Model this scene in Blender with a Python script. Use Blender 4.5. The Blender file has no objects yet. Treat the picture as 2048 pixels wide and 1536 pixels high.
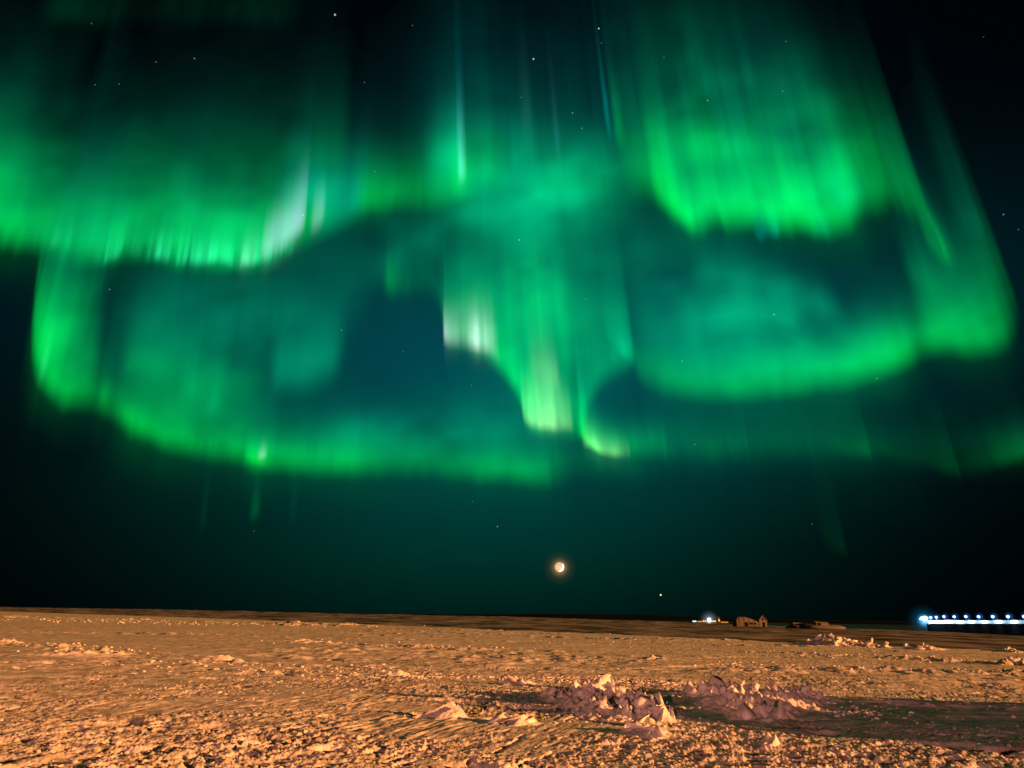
import bpy, bmesh, math, random
import numpy as np
from mathutils import Vector, Matrix

S = bpy.context.scene
COL = S.collection
W0, H0, FPX = 2048.0, 1536.0, 1384.0
CAM_H = 1.65
PITCH = math.atan(462.0 / FPX)
ROLL = 0.016

# ------------------------------------------------------------------ camera
_f = Vector((0, math.cos(PITCH), math.sin(PITCH)))
_r0 = Vector((1, 0, 0))
_u0 = Vector((0, -math.sin(PITCH), math.cos(PITCH)))
CR = _r0 * math.cos(ROLL) + _u0 * math.sin(ROLL)
CU = -_r0 * math.sin(ROLL) + _u0 * math.cos(ROLL)
CF = _f
cam = bpy.data.cameras.new("camera")
cam_o = bpy.data.objects.new("camera", cam)
COL.objects.link(cam_o)
M = Matrix((CR, CU, -CF)).transposed().to_4x4()
M.translation = Vector((0, 0, CAM_H))
cam_o.matrix_world = M
cam.sensor_width = 36.0
cam.sensor_fit = 'HORIZONTAL'
cam.lens = FPX / W0 * 36.0
cam.clip_start = 0.05
cam.clip_end = 600000.0
S.camera = cam_o

S.render.engine = 'CYCLES'
S.cycles.max_bounces = 6
S.cycles.diffuse_bounces = 3
S.cycles.transparent_max_bounces = 96
S.cycles.use_denoising = True
S.cycles.sample_clamp_indirect = 4.0
S.view_settings.view_transform = 'Standard'
S.view_settings.look = 'None'
S.view_settings.gamma = 1.0
S.view_settings.use_curve_mapping = False
EXPO = 1.12
S.view_settings.exposure = EXPO
KE = 2.0 ** -EXPO          # turns a wanted picture brightness into an emission

# ------------------------------------------------------------------ lamps (street light from the right, weaker one behind)
SUN_EL, SUN_AZ = math.radians(9.0), math.radians(111.0)
sun = bpy.data.lights.new("sun", 'SUN')
sun.energy = 4.25
sun.angle = math.radians(0.5)
sun.color = (1.0, 0.345, 0.092)
sun_o = bpy.data.objects.new("sun", sun)
COL.objects.link(sun_o)
sd = Vector((math.sin(SUN_AZ) * math.cos(SUN_EL), math.cos(SUN_AZ) * math.cos(SUN_EL), math.sin(SUN_EL)))
sun_o.rotation_euler = sd.to_track_quat('Z', 'Y').to_euler()

fill = bpy.data.lights.new("street_lamp_light", 'POINT')
fill.energy = 48000.0
fill.color = (1.0, 0.35, 0.25)
fill.shadow_soft_size = 0.15
fill_o = bpy.data.objects.new("street_lamp_light", fill)
fill_o.location = (-20.0, -62.0, 8.5)
COL.objects.link(fill_o)


# ------------------------------------------------------------------ pixel helpers
def pdir(px, py):
    d = CF * FPX + CR * (px - W0 / 2) - CU * (py - H0 / 2)
    return d.normalized()


def at(px, py, z=0.0):
    d = pdir(px, py)
    t = (z - CAM_H) / d.z
    return Vector((d.x * t, d.y * t, z))


def far(px, py, dist):
    """point seen at (px,py) at a horizontal distance"""
    d = pdir(px, py)
    k = dist / math.hypot(d.x, d.y)
    return Vector((d.x * k, d.y * k, CAM_H + d.z * k))


# ------------------------------------------------------------------ node helpers
def new_mat(name):
    m = bpy.data.materials.new(name)
    m.use_nodes = True
    nt = m.node_tree
    for n in list(nt.nodes):
        nt.nodes.remove(n)
    out = nt.nodes.new('ShaderNodeOutputMaterial')
    return m, nt, out


def mth(nt, op, a, b=None, c=None, clamp=False):
    n = nt.nodes.new('ShaderNodeMath')
    n.operation = op
    n.use_clamp = clamp
    for i, v in enumerate((a, b, c)):
        if v is None:
            continue
        if isinstance(v, (int, float)):
            n.inputs[i].default_value = v
        else:
            nt.links.new(v, n.inputs[i])
    return n.outputs[0]


# ------------------------------------------------------------------ world: dark night sky with a faint airglow
def build_world():
    w = bpy.data.worlds.new("World")
    S.world = w
    w.use_nodes = True
    nt = w.node_tree
    for n in list(nt.nodes):
        nt.nodes.remove(n)
    out = nt.nodes.new('ShaderNodeOutputWorld')
    bg = nt.nodes.new('ShaderNodeBackground')
    nt.links.new(bg.outputs[0], out.inputs[0])
    tc = nt.nodes.new('ShaderNodeTexCoord')
    sp = nt.nodes.new('ShaderNodeSeparateXYZ')
    nt.links.new(tc.outputs['Generated'], sp.inputs[0])
    az = mth(nt, 'ARCTAN2', sp.outputs[0], sp.outputs[1])
    el = mth(nt, 'ARCSINE', sp.outputs[2])
    # night sky texture far below the horizon of the sun: a trace of blue
    sky = nt.nodes.new('ShaderNodeTexSky')
    sky.sky_type = 'NISHITA'
    sky.sun_disc = False
    sky.sun_elevation = math.radians(-8)
    sky.sun_rotation = SUN_AZ

    def lobe(a0, e0, wa, we, col, p=2.0):
        da = mth(nt, 'DIVIDE', mth(nt, 'SUBTRACT', az, math.radians(a0)), math.radians(wa))
        de = mth(nt, 'DIVIDE', mth(nt, 'SUBTRACT', el, math.radians(e0)), math.radians(we))
        q = mth(nt, 'ADD', mth(nt, 'POWER', mth(nt, 'ABSOLUTE', da), p), mth(nt, 'POWER', mth(nt, 'ABSOLUTE', de), p))
        g = mth(nt, 'EXPONENT', mth(nt, 'MULTIPLY', q, -1.0))
        v = nt.nodes.new('ShaderNodeVectorMath')
        v.operation = 'SCALE'
        v.inputs[0].default_value = col
        nt.links.new(g, v.inputs['Scale'])
        return v.outputs[0]

    def add(a, b):
        v = nt.nodes.new('ShaderNodeVectorMath')
        v.operation = 'ADD'
        nt.links.new(a, v.inputs[0])
        nt.links.new(b, v.inputs[1])
        return v.outputs[0]

    tot = None
    for L in LOBES:
        o = lobe(*L)
        tot = o if tot is None else add(tot, o)
    sc = nt.nodes.new('ShaderNodeVectorMath')
    sc.operation = 'SCALE'
    nt.links.new(tot, sc.inputs[0])
    sc.inputs['Scale'].default_value = KE
    sk = nt.nodes.new('ShaderNodeVectorMath')
    sk.operation = 'SCALE'
    nt.links.new(sky.outputs[0], sk.inputs[0])
    sk.inputs['Scale'].default_value = 0.05
    fin = add(sc.outputs[0], sk.outputs[0])
    nt.links.new(fin, bg.inputs[0])
    bg.inputs[1].default_value = 1.0


LOBES = [
    # az, el, width az, width el, colour (as seen in the picture, linear)
    (2, 21.5, 29, 8.5, (0.0, 0.052, 0.064)),      # broad teal glow behind the curtains
    (-1, 14, 22, 8, (0.0, 0.014, 0.016)),     # centre
    (-3, 7.0, 21, 7.5, (0.0, 0.027, 0.018)),       # green airglow above the horizon
    (7, 34, 17, 11, (0.0, 0.013, 0.018)),      # faint teal towards the top
    (0, 30, 60, 40, (0.0003, 0.0008, 0.0022)),
]
build_world()


# ------------------------------------------------------------------ mesh helpers
def mesh_from(name, V, F):
    """V (n,3) array; F (m,4) or (m,3) int array"""
    me = bpy.data.meshes.new(name)
    V = np.asarray(V, np.float32)
    F = np.asarray(F, np.int32)
    k = F.shape[1]
    me.vertices.add(len(V))
    me.vertices.foreach_set('co', V.ravel())
    me.loops.add(F.size)
    me.loops.foreach_set('vertex_index', F.ravel())
    me.polygons.add(len(F))
    me.polygons.foreach_set('loop_start', np.arange(0, F.size, k, dtype=np.int32))
    me.update(calc_edges=True)
    return me


def grid_faces(nu, nv):
    i = np.arange(nu - 1)[:, None] * nv + np.arange(nv - 1)[None, :]
    i = i.ravel()
    return np.stack([i, i + nv, i + nv + 1, i + 1], 1)


def link(name, me, mat=None, parent=None):
    o = bpy.data.objects.new(name, me)
    COL.objects.link(o)
    if mat is not None:
        me.materials.append(mat)
    if parent is not None:
        o.parent = parent
    return o


def tag(o, label=None, cat=None, group=None, kind=None):
    if label: o['label'] = label
    if cat: o['category'] = cat
    if group: o['group'] = group
    if kind: o['kind'] = kind
    return o


def empty(name, loc, rz=0.0):
    o = bpy.data.objects.new(name, None)
    o.location = loc
    o.rotation_euler = (0, 0, rz)
    COL.objects.link(o)
    return o


def smooth(me):
    me.polygons.foreach_set('use_smooth', np.ones(len(me.polygons), dtype=bool))


def bm_mesh(name, bm):
    me = bpy.data.meshes.new(name)
    bm.normal_update()
    bm.to_mesh(me)
    bm.free()
    return me


def bm_box(bm, c, s, rz=0.0):
    m = Matrix.Translation(c) @ Matrix.Rotation(rz, 4, 'Z') @ Matrix.Diagonal((s[0], s[1], s[2], 1))
    bmesh.ops.create_cube(bm, size=1.0, matrix=m)


# ------------------------------------------------------------------ numpy noise
def _h(ix, iy, seed):
    n = (ix.astype(np.int64) * 374761393 + iy.astype(np.int64) * 668265263 + seed * 1442695041) & 0xFFFFFFFF
    n = ((n ^ (n >> 13)) * 1274126177) & 0xFFFFFFFF
    n = ((n ^ (n >> 16)) * 2246822519) & 0xFFFFFFFF
    n = n ^ (n >> 15)
    return (n & 0xFFFFFF).astype(np.float32) / float(0xFFFFFF)


def vnoise(x, y, seed=0):
    ix, iy = np.floor(x), np.floor(y)
    fx, fy = (x - ix).astype(np.float32), (y - iy).astype(np.float32)
    fx = fx * fx * fx * (fx * (fx * 6 - 15) + 10)
    fy = fy * fy * fy * (fy * (fy * 6 - 15) + 10)
    a, b = _h(ix, iy, seed), _h(ix + 1, iy, seed)
    c, d = _h(ix, iy + 1, seed), _h(ix + 1, iy + 1, seed)
    return (a * (1 - fx) + b * fx) * (1 - fy) + (c * (1 - fx) + d * fx) * fy - 0.5


def fbm(x, y, seed=0, octv=3, g=0.5):
    r, a = 0, 1.0
    for k in range(octv):
        r = r + a * vnoise(x, y, seed + k * 17)
        x = x * 2.03 + 11.3
        y = y * 2.03 + 5.7
        a *= g
    return r


def worley(x, y, seed=0):
    """F1 distance and a random value of the nearest cell"""
    ix, iy = np.floor(x), np.floor(y)
    best = np.full(x.shape, 9.0, np.float32)
    val = np.zeros(x.shape, np.float32)
    for dx in (-1, 0, 1):
        for dy in (-1, 0, 1):
            cx, cy = ix + dx, iy + dy
            px = cx + _h(cx, cy, seed)
            py = cy + _h(cx, cy, seed + 7)
            d = ((x - px) ** 2 + (y - py) ** 2).astype(np.float32)
            m = d < best
            best = np.where(m, d, best)
            val = np.where(m, _h(cx, cy, seed + 13), val)
    return np.sqrt(best), val


def blocks(x, y, seed=0):
    """broken blocks: per cell a height 0..1 and a tilted top"""
    ix, iy = np.floor(x), np.floor(y)
    best = np.full(x.shape, 9.0, np.float32)
    hgt = np.zeros(x.shape, np.float32)
    tilt = np.zeros(x.shape, np.float32)
    for dx in (-1, 0, 1):
        for dy in (-1, 0, 1):
            cx, cy = ix + dx, iy + dy
            px = cx + _h(cx, cy, seed)
            py = cy + _h(cx, cy, seed + 7)
            d = ((x - px) ** 2 + (y - py) ** 2).astype(np.float32)
            m = d < best
            best = np.where(m, d, best)
            hgt = np.where(m, _h(cx, cy, seed + 13), hgt)
            tx, ty = _h(cx, cy, seed + 17) * 2 - 1, _h(cx, cy, seed + 23) * 2 - 1
            tilt = np.where(m, tx * (x - px) + ty * (y - py), tilt)
    return hgt, tilt


def n1(q, scale, seed):
    return vnoise(q / scale, np.full_like(q, 3.7), seed) * 2.0


def sstep(a, b, x):
    t = np.clip((x - a) / (b - a), 0, 1)
    return t * t * (3 - 2 * t)


# ------------------------------------------------------------------ aurora curtains
VP = np.array([845.0, -2700.0])                # where the field lines meet (magnetic zenith)
FLD = np.array(pdir(*VP))
_F, _R, _U = np.array(CF), np.array(CR), np.array(CU)
GREEN, TEAL, LIME = np.array((0, 1, .05)), np.array((0, .60, .50)), np.array((0, 1, .01))
MINT, WHITE = np.array((0, 1, .34)), np.array((.60, .52, 1.0))


def aurora_material():
    m, nt, out = new_mat("aurora_light")
    at_ = nt.nodes.new('ShaderNodeAttribute')
    at_.attribute_name = 'glow'
    em = nt.nodes.new('ShaderNodeEmission')
    nt.links.new(at_.outputs['Color'], em.inputs[0])
    em.inputs[1].default_value = KE
    tr = nt.nodes.new('ShaderNodeBsdfTransparent')
    ad = nt.nodes.new('ShaderNodeAddShader')
    nt.links.new(em.outputs[0], ad.inputs[0])
    nt.links.new(tr.outputs[0], ad.inputs[1])
    nt.links.new(ad.outputs[0], out.inputs[0])
    try:
        m.cycles.emission_sampling = 'NONE'
    except Exception:
        pass
    return m


AUR = aurora_material()


def catmull(P, step=3.0):
    P = np.asarray(P, float)
    Q = np.vstack([2 * P[0] - P[1], P, 2 * P[-1] - P[-2]])
    outp = []
    for i in range(1, len(Q) - 2):
        p0, p1, p2, p3 = Q[i - 1], Q[i], Q[i + 1], Q[i + 2]
        n = max(2, int(np.hypot(*(p2 - p1)[:2]) / step))
        t = np.linspace(0, 1, n, endpoint=False)[:, None]
        # position: catmull-rom; the other columns: smooth but without overshoot
        cr = 0.5 * ((2 * p1) + (-p0 + p2) * t + (2 * p0 - 5 * p1 + 4 * p2 - p3) * t ** 2 + (-p0 + 3 * p1 - 3 * p2 + p3) * t ** 3)
        ts = t * t * (3 - 2 * t)
        li = p1 + (p2 - p1) * ts
        li[:, :2] = cr[:, :2]
        outp.append(li)
    outp.append(Q[-2][None])
    return np.vstack(outp)


_sheet_no = [0]
GAIN = 1.28


def sheet(pts, soft=(14, 16), core=GREEN, veilc=TEAL, veil=(.22, 2.4), p=1.4, rays=.35, fine=.3, jit=5, alt=None, lvar=.12, ends=40, cloud=None):
    """One curtain: lower edge drawn as (x, y, brightness, height) and carried up along the field lines.
    Returns vertex positions, colours and faces."""
    _sheet_no[0] += 1
    sd_ = 100 + _sheet_no[0] * 31
    if alt is None:
        alt = 2000.0 + 9.0 * _sheet_no[0]
    C = catmull(pts)
    x, y, I, L = C[:, 0], C[:, 1], np.maximum(C[:, 2], 0), np.maximum(C[:, 3], 4)
    q = VP[0] + (x - VP[0]) * (768 - VP[1]) / (y - VP[1])
    s = np.concatenate([[0], np.cumsum(np.hypot(np.diff(x), np.diff(y)))])
    if ends:
        I = I * sstep(0, ends, s) * sstep(0, ends, s[-1] - s)
    I, L = I * GAIN, L * 1.10
    veil = (veil[0] * .72, veil[1] * .74)
    p = p + .3
    nz = .5 * n1(q, 130, sd_) + .5 * n1(q, 46, sd_ + 1) + .45 * n1(q, 21, sd_ + 2)
    nf = .6 * n1(q, 11, sd_ + 3) + .5 * n1(q, 5.5, sd_ + 4)
    rayf = np.clip(1 + rays * nz + rays * fine * nf, .08, 3)
    L = L * np.clip(1 + lvar * (n1(q, 170, sd_ + 5) + .6 * n1(q, 60, sd_ + 6)), .4, 2)
    y = y + jit * (.7 * n1(q, 48, sd_ + 7) + .5 * n1(q, 17, sd_ + 8))
    a = np.concatenate([np.linspace(-soft[0] * 4, -soft[0], 7)[:-1], np.linspace(-soft[0], soft[1], 11)])
    b = np.linspace(0, 1, 30)[1:] ** 1.5
    T = np.maximum(L * 3.0, L * veil[1] * 2.4 if veil[0] > 0 else 0)
    t = np.concatenate([np.tile(a, (len(x), 1)), soft[1] + b[None, :] * T[:, None]], 1)
    rise = .86 * sstep(-soft[0], soft[1], t) + .14 * sstep(-soft[0] * 4, soft[1] * 2.5, t) ** 1.3
    tp = np.maximum(t, 0)
    kr = np.exp(-(tp / (1.0 * L[:, None])) ** 2)
    I2 = I[:, None] * (1 + (rayf[:, None] - 1) * (.16 + .84 * kr))
    body = I2 * np.exp(-(tp / L[:, None]) ** p)
    vv = (.6 * I[:, None] + .4 * I2) * veil[0] * np.exp(-(tp / (L[:, None] * veil[1])) ** 1.5)
    fade = sstep(0, .18, 1 - (t - soft[1]) / T[:, None])     # closes the top softly
    if cloud is None:
        cloud = .55 if soft[0] >= 50 else .22
    xi = x[:, None] + t * ((VP[0] - x) / (y - VP[1]))[:, None]
    yi = y[:, None] - t
    cl = fbm(xi / 150 + .0013 * yi, yi / 95, sd_ + 9, 3, .55)
    k = rise * np.minimum(1, fade) * np.clip(1 + cloud * 2.0 * cl, .15, 2.2)
    core = np.asarray(core, float)
    mixv = np.clip(tp / (L[:, None] * 1.6), 0, 1)[..., None] * .32
    cc = core * (1 - mixv) + veilc * mixv
    colr = (k * body)[..., None] * cc + (k * vv)[..., None] * veilc
    # to 3D: the lower edge lies at one height, the rest follows the field line
    dist = np.hypot(x - VP[0], y - VP[1])
    w = np.clip(t / dist[:, None], -.2, .92)
    d0 = _F * FPX + (x - W0 / 2)[:, None] * _R - (y - H0 / 2)[:, None] * _U
    P0 = d0 * ((alt - CAM_H) / np.maximum(d0[:, 2], 12.0))[:, None]
    z0 = P0 @ _F
    zF = FLD @ _F
    sl = z0[:, None] / zF * w / (1 - w)
    V = P0[:, None, :] + sl[..., None] * FLD + np.array((0, 0, CAM_H))
    nu, nv = t.shape
    F = grid_faces(nu, nv)
    V = V.reshape(-1, 3)
    colr = colr.reshape(-1, 3)
    keep = (colr.max(1)[F].max(1) > .0006)
    return V, colr, F[keep]


def aurora(name, label, sheets, kind=None, group="aurora curtains"):
    Vs, Cs, Fs, n = [], [], [], 0
    for V, c, F in sheets:
        Vs.append(V); Cs.append(c); Fs.append(F + n)
        n += len(V)
    V, c, F = np.vstack(Vs), np.vstack(Cs), np.vstack(Fs)
    used = np.zeros(len(V), bool); used[F.ravel()] = True
    remap = np.cumsum(used) - 1
    V, c, F = V[used], c[used], remap[F]
    me = mesh_from(name, V, F)
    smooth(me)
    at_ = me.attributes.new('glow', 'FLOAT_COLOR', 'POINT')
    at_.data.foreach_set('color', np.concatenate([c, np.ones((len(c), 1))], 1).astype(np.float32).ravel())
    o = link(name, me, AUR)
    if kind:
        tag(o, label, None, None, kind)
    else:
        tag(o, label, "aurora", group)
    return o


def build_aurora():
    # upper left band with the pale tip
    aurora("aurora_curtain", "broad green aurora band across the upper left with a pale whitish ray tip", [
        sheet([(-220, 462, .22, 100), (-60, 468, .34, 105), (0, 474, .36, 105), (60, 486, .30, 95), (130, 500, .26, 100), (210, 514, .44, 90),
               (260, 504, .36, 95), (305, 500, .34, 95), (355, 520, .50, 95), (420, 520, .48, 90), (480, 526, .45, 95), (530, 520, .36, 100),
               (570, 500, .30, 110), (615, 478, .26, 105), (665, 452, .22, 95), (720, 430, .20, 80), (800, 412, .12, 70)],
              soft=(34, 40), veil=(.30, 2.0), rays=.3, jit=9, p=1.6),
        sheet([(-200, 420, .20, 130), (-40, 400, .22, 120), (60, 410, .16, 110), (150, 440, .10, 90), (260, 450, .12, 110), (400, 450, .14, 120), (560, 440, .14, 130), (700, 400, .08, 100)],
              soft=(60, 60), core=LIME * .8 + GREEN * .2, rays=.2, jit=0),
        sheet([(518, 512, .0, 50), (528, 510, .34, 60), (545, 500, .46, 66), (570, 490, .48, 72), (595, 474, .44, 80), (606, 462, .26, 80), (612, 452, .0, 60)],
              soft=(18, 26), core=WHITE, veilc=np.array((0, .5, .5)), veil=(.3, 2.0), rays=.25, ends=0, p=2.2, lvar=.1),
        sheet([(618, 468, .0, 50), (628, 466, .22, 55), (640, 455, .20, 55), (652, 440, .0, 40)], soft=(16, 26), core=np.array((.55, .48, .85)), veil=(.2, 2), ends=0, p=2.2, rays=.2),
        sheet([(470, 530, .10, 40), (500, 528, .16, 40), (525, 518, .1, 40)], soft=(14, 12), core=WHITE * .8 + GREEN * .2, rays=1.4, fine=1, veil=(0, 1), ends=20),
        sheet([(20, 482, .0, 40), (130, 502, .10, 45), (215, 520, .20, 48), (260, 508, .08, 45), (355, 524, .22, 50), (420, 522, .20, 46), (480, 532, .22, 46), (535, 524, .14, 50), (600, 486, .08, 50)],
              soft=(12, 16), core=np.array((.03, 1, .35)), rays=1.6, fine=1.0, veil=(.2, 2.4), ends=30, jit=12),
        sheet([(540, 420, .0, 50), (575, 415, .07, 50), (605, 400, .10, 55), (640, 400, .09, 50), (690, 410, .08, 50), (740, 400, .0, 50)], soft=(40, 40), core=np.array((0, .55, .75)), rays=.8, fine=.6, veil=(.3, 1.8), ends=0),
        sheet([(600, 470, .08, 80), (660, 450, .14, 70), (700, 430, .12, 70), (750, 410, .02, 90)], soft=(40, 40), core=np.array((0, .7, .6)), veil=(.2, 2), rays=.3),
    ])
    # left loop
    aurora("aurora_curtain", "wide hanging green aurora loop at the lower left curling up at its left end", [
        sheet([(84, 470, .0, 30), (76, 530, .05, 40), (70, 590, .12, 60), (66, 650, .18, 90), (67, 705, .26, 130), (76, 744, .36, 160), (98, 772, .38, 150), (125, 798, .32, 140), (155, 802, .24, 130), (190, 806, .16, 60),
               (215, 820, .20, 55), (245, 842, .27, 60), (268, 864, .31, 85), (300, 872, .27, 100), (340, 892, .33, 95), (400, 902, .29, 80), (475, 912, .31, 65), (508, 926, .40, 60),
               (535, 930, .42, 60), (560, 928, .31, 60), (620, 934, .29, 60), (700, 941, .30, 60), (735, 938, .25, 55), (800, 938, .20, 55), (880, 941, .22, 52),
               (1000, 950, .27, 50), (1085, 956, .27, 50), (1112, 954, .14, 60), (1160, 948, .05, 60), (1300, 940, .03, 60)],
              soft=(30, 36), veil=(.26, 2.8), rays=.16, jit=5, core=GREEN * .45 + LIME * .55),
        sheet([(76, 560, .0, 50), (74, 640, .16, 80), (90, 690, .26, 110), (130, 670, .22, 100), (165, 640, .12, 80), (200, 600, .03, 60)], soft=(60, 60), core=LIME * .6 + GREEN * .4, rays=.2, veil=(.1, 2), ends=0),
        sheet([(72, 735, .1, 50), (84, 745, .22, 70), (100, 740, .1, 60)], soft=(40, 40), core=np.array((.05, 1, .3)), rays=.3, ends=20, veil=(0, 1)),
        sheet([(190, 800, .04, 60), (205, 800, .10, 30), (225, 805, .04, 30)], soft=(30, 20), core=LIME, ends=15, veil=(0, 1)),
        sheet([(485, 912, .1, 24), (505, 922, .24, 26), (520, 928, .2, 24), (540, 930, .1, 24)], soft=(12, 10), core=LIME, ends=12, veil=(0, 1), rays=.2),
        sheet([(512, 916, .1, 14), (524, 918, .25, 16), (536, 916, .1, 14)], soft=(8, 6), core=WHITE, ends=8, veil=(0, 1)),
        sheet([(215, 812, .0, 40), (255, 850, .10, 45), (300, 872, .12, 45), (350, 894, .12, 42), (420, 905, .08, 40), (500, 924, .12, 40), (580, 930, .06, 40), (680, 940, .07, 40), (760, 938, .0, 40)], soft=(20, 26), core=LIME, rays=.7, fine=.8, veil=(.1, 1.6), jit=6),
        sheet([(225, 720, .0, 60), (270, 740, .16, 70), (310, 760, .19, 80), (360, 780, .17, 90), (420, 810, .13, 90), (480, 820, .09, 80), (580, 820, .0, 70)], soft=(80, 80), core=GREEN, rays=.2, veil=(.35, 2)),
        sheet([(405, 830, .0, 40), (425, 820, .06, 45), (445, 810, .02, 40)], soft=(25, 25), core=MINT, ends=10, veil=(0, 1)),
        sheet([(520, 770, .02, 70), (560, 772, .16, 80), (610, 768, .19, 85), (650, 755, .16, 90), (705, 720, .0, 90)], soft=(40, 60), core=MINT, rays=.12, p=2.2, veil=(.25, 1.6)),
        sheet([(180, 700, .02, 90), (330, 690, .11, 100), (480, 670, .12, 100), (620, 650, .10, 90), (760, 610, .01, 70)], soft=(110, 100), core=MINT * .9, rays=.25, veil=(.3, 1.6)),
        sheet([(560, 880, .02, 40), (760, 890, .11, 50), (940, 880, .14, 60), (1060, 870, .11, 60), (1170, 870, .0, 50)], soft=(50, 50), core=MINT, rays=.15, veil=(.3, 2)),
    ])
    # top centre rays
    aurora("aurora_curtain", "tall rayed green aurora peak near the top centre with one thin bright ray", [
        sheet([(690, 420, .12, 80), (735, 408, .18, 80), (790, 404, .22, 80), (850, 408, .28, 85), (885, 396, .34, 95), (915, 385, .38, 95), (945, 378, .28, 90), (975, 372, .22, 95), (1005, 368, .12, 90), (1040, 360, .04, 80)],
              soft=(30, 30), core=GREEN * .7 + LIME * .3, rays=.4, veil=(.22, 2.8), p=1.7),
        sheet([(835, 365, .0, 80), (885, 345, .20, 75), (912, 335, .26, 75), (930, 330, .12, 70)], soft=(40, 30), core=np.array((0, 1, .4)), rays=.2, ends=15, veil=(.15, 2.2)),
        sheet([(914, 365, .0, 100), (922, 362, .34, 85), (927, 360, .26, 85), (935, 358, 0, 80)], soft=(16, 26), core=np.array((.22, .9, .75)), rays=.2, ends=0, veil=(.5, 2.4), veilc=np.array((0, .6, .7)), p=1.6),
        sheet([(1000, 330, .02, 100), (1030, 345, .08, 70), (1060, 350, .12, 80), (1085, 345, .03, 80), (1120, 360, .06, 70), (1180, 340, .06, 60), (1240, 330, .02, 60)], soft=(30, 30), core=MINT, rays=.9, fine=.4, veil=(.25, 2.6)),
        sheet([(1108, 320, .0, 80), (1118, 318, .055, 110), (1126, 318, 0, 80)], soft=(20, 40), core=np.array((.05, .7, .9)), veilc=np.array((.25, .3, .6)), veil=(.3, 2.0), ends=0, rays=.1),
        sheet([(1040, 260, .0, 80), (1056, 258, .014, 110), (1072, 258, 0, 80)], soft=(40, 60), core=np.array((.35, .7, 1.0)), veilc=np.array((.3, .3, .6)), veil=(.3, 2), ends=0, rays=.1),
        sheet([(1210, 268, .0, 80), (1219, 266, .10, 120), (1226, 264, 0, 80)], soft=(22, 30), core=np.array((0, .9, .8)), veilc=np.array((0, .5, .55)), veil=(.3, 2), ends=0, rays=.1),
        sheet([(1226, 285, .0, 80), (1240, 284, .10, 110), (1256, 282, 0, 80)], soft=(30, 40), core=GREEN, veil=(.3, 2), ends=0, rays=.1),
        sheet([(780, 310, .0, 120), (900, 280, .022, 130), (960, 270, .030, 130), (1010, 260, .020, 120), (1070, 250, .0, 120)], soft=(60, 60), core=np.array((0, .8, .75)), rays=.7, veil=(.3, 1.6)),
    ])
    # diffuse heart between the folds
    aurora("aurora_curtain", "soft mint green aurora glow in the centre between the bright folds", [
        sheet([(830, 430, .0, 80), (900, 440, .10, 85), (980, 456, .22, 95), (1060, 466, .30, 100), (1140, 456, .27, 95), (1220, 430, .14, 85), (1320, 400, .0, 80)], soft=(55, 70), core=MINT, rays=.14, veil=(.2, 1.8), p=1.8, jit=2),
        sheet([(860, 410, .0, 90), (980, 400, .13, 90), (1100, 390, .19, 80), (1190, 370, .17, 80), (1280, 340, .05, 70), (1340, 330, .0, 70)], soft=(90, 90), core=MINT * .5 + GREEN * .5, rays=.25, veil=(.2, 1.8)),
        sheet([(870, 570, .0, 80), (950, 580, .16, 85), (1080, 600, .25, 95), (1170, 600, .18, 90), (1270, 580, .10, 80), (1360, 520, .04, 80), (1460, 500, .0, 80)], soft=(100, 90), core=MINT * .5 + GREEN * .5, rays=.15, veil=(.2, 1.6)),
        sheet([(620, 560, .0, 70), (720, 560, .05, 80), (800, 530, .10, 80), (860, 510, .10, 80), (920, 500, .0, 60)], soft=(50, 60), core=MINT, rays=.2),
    ])
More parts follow.
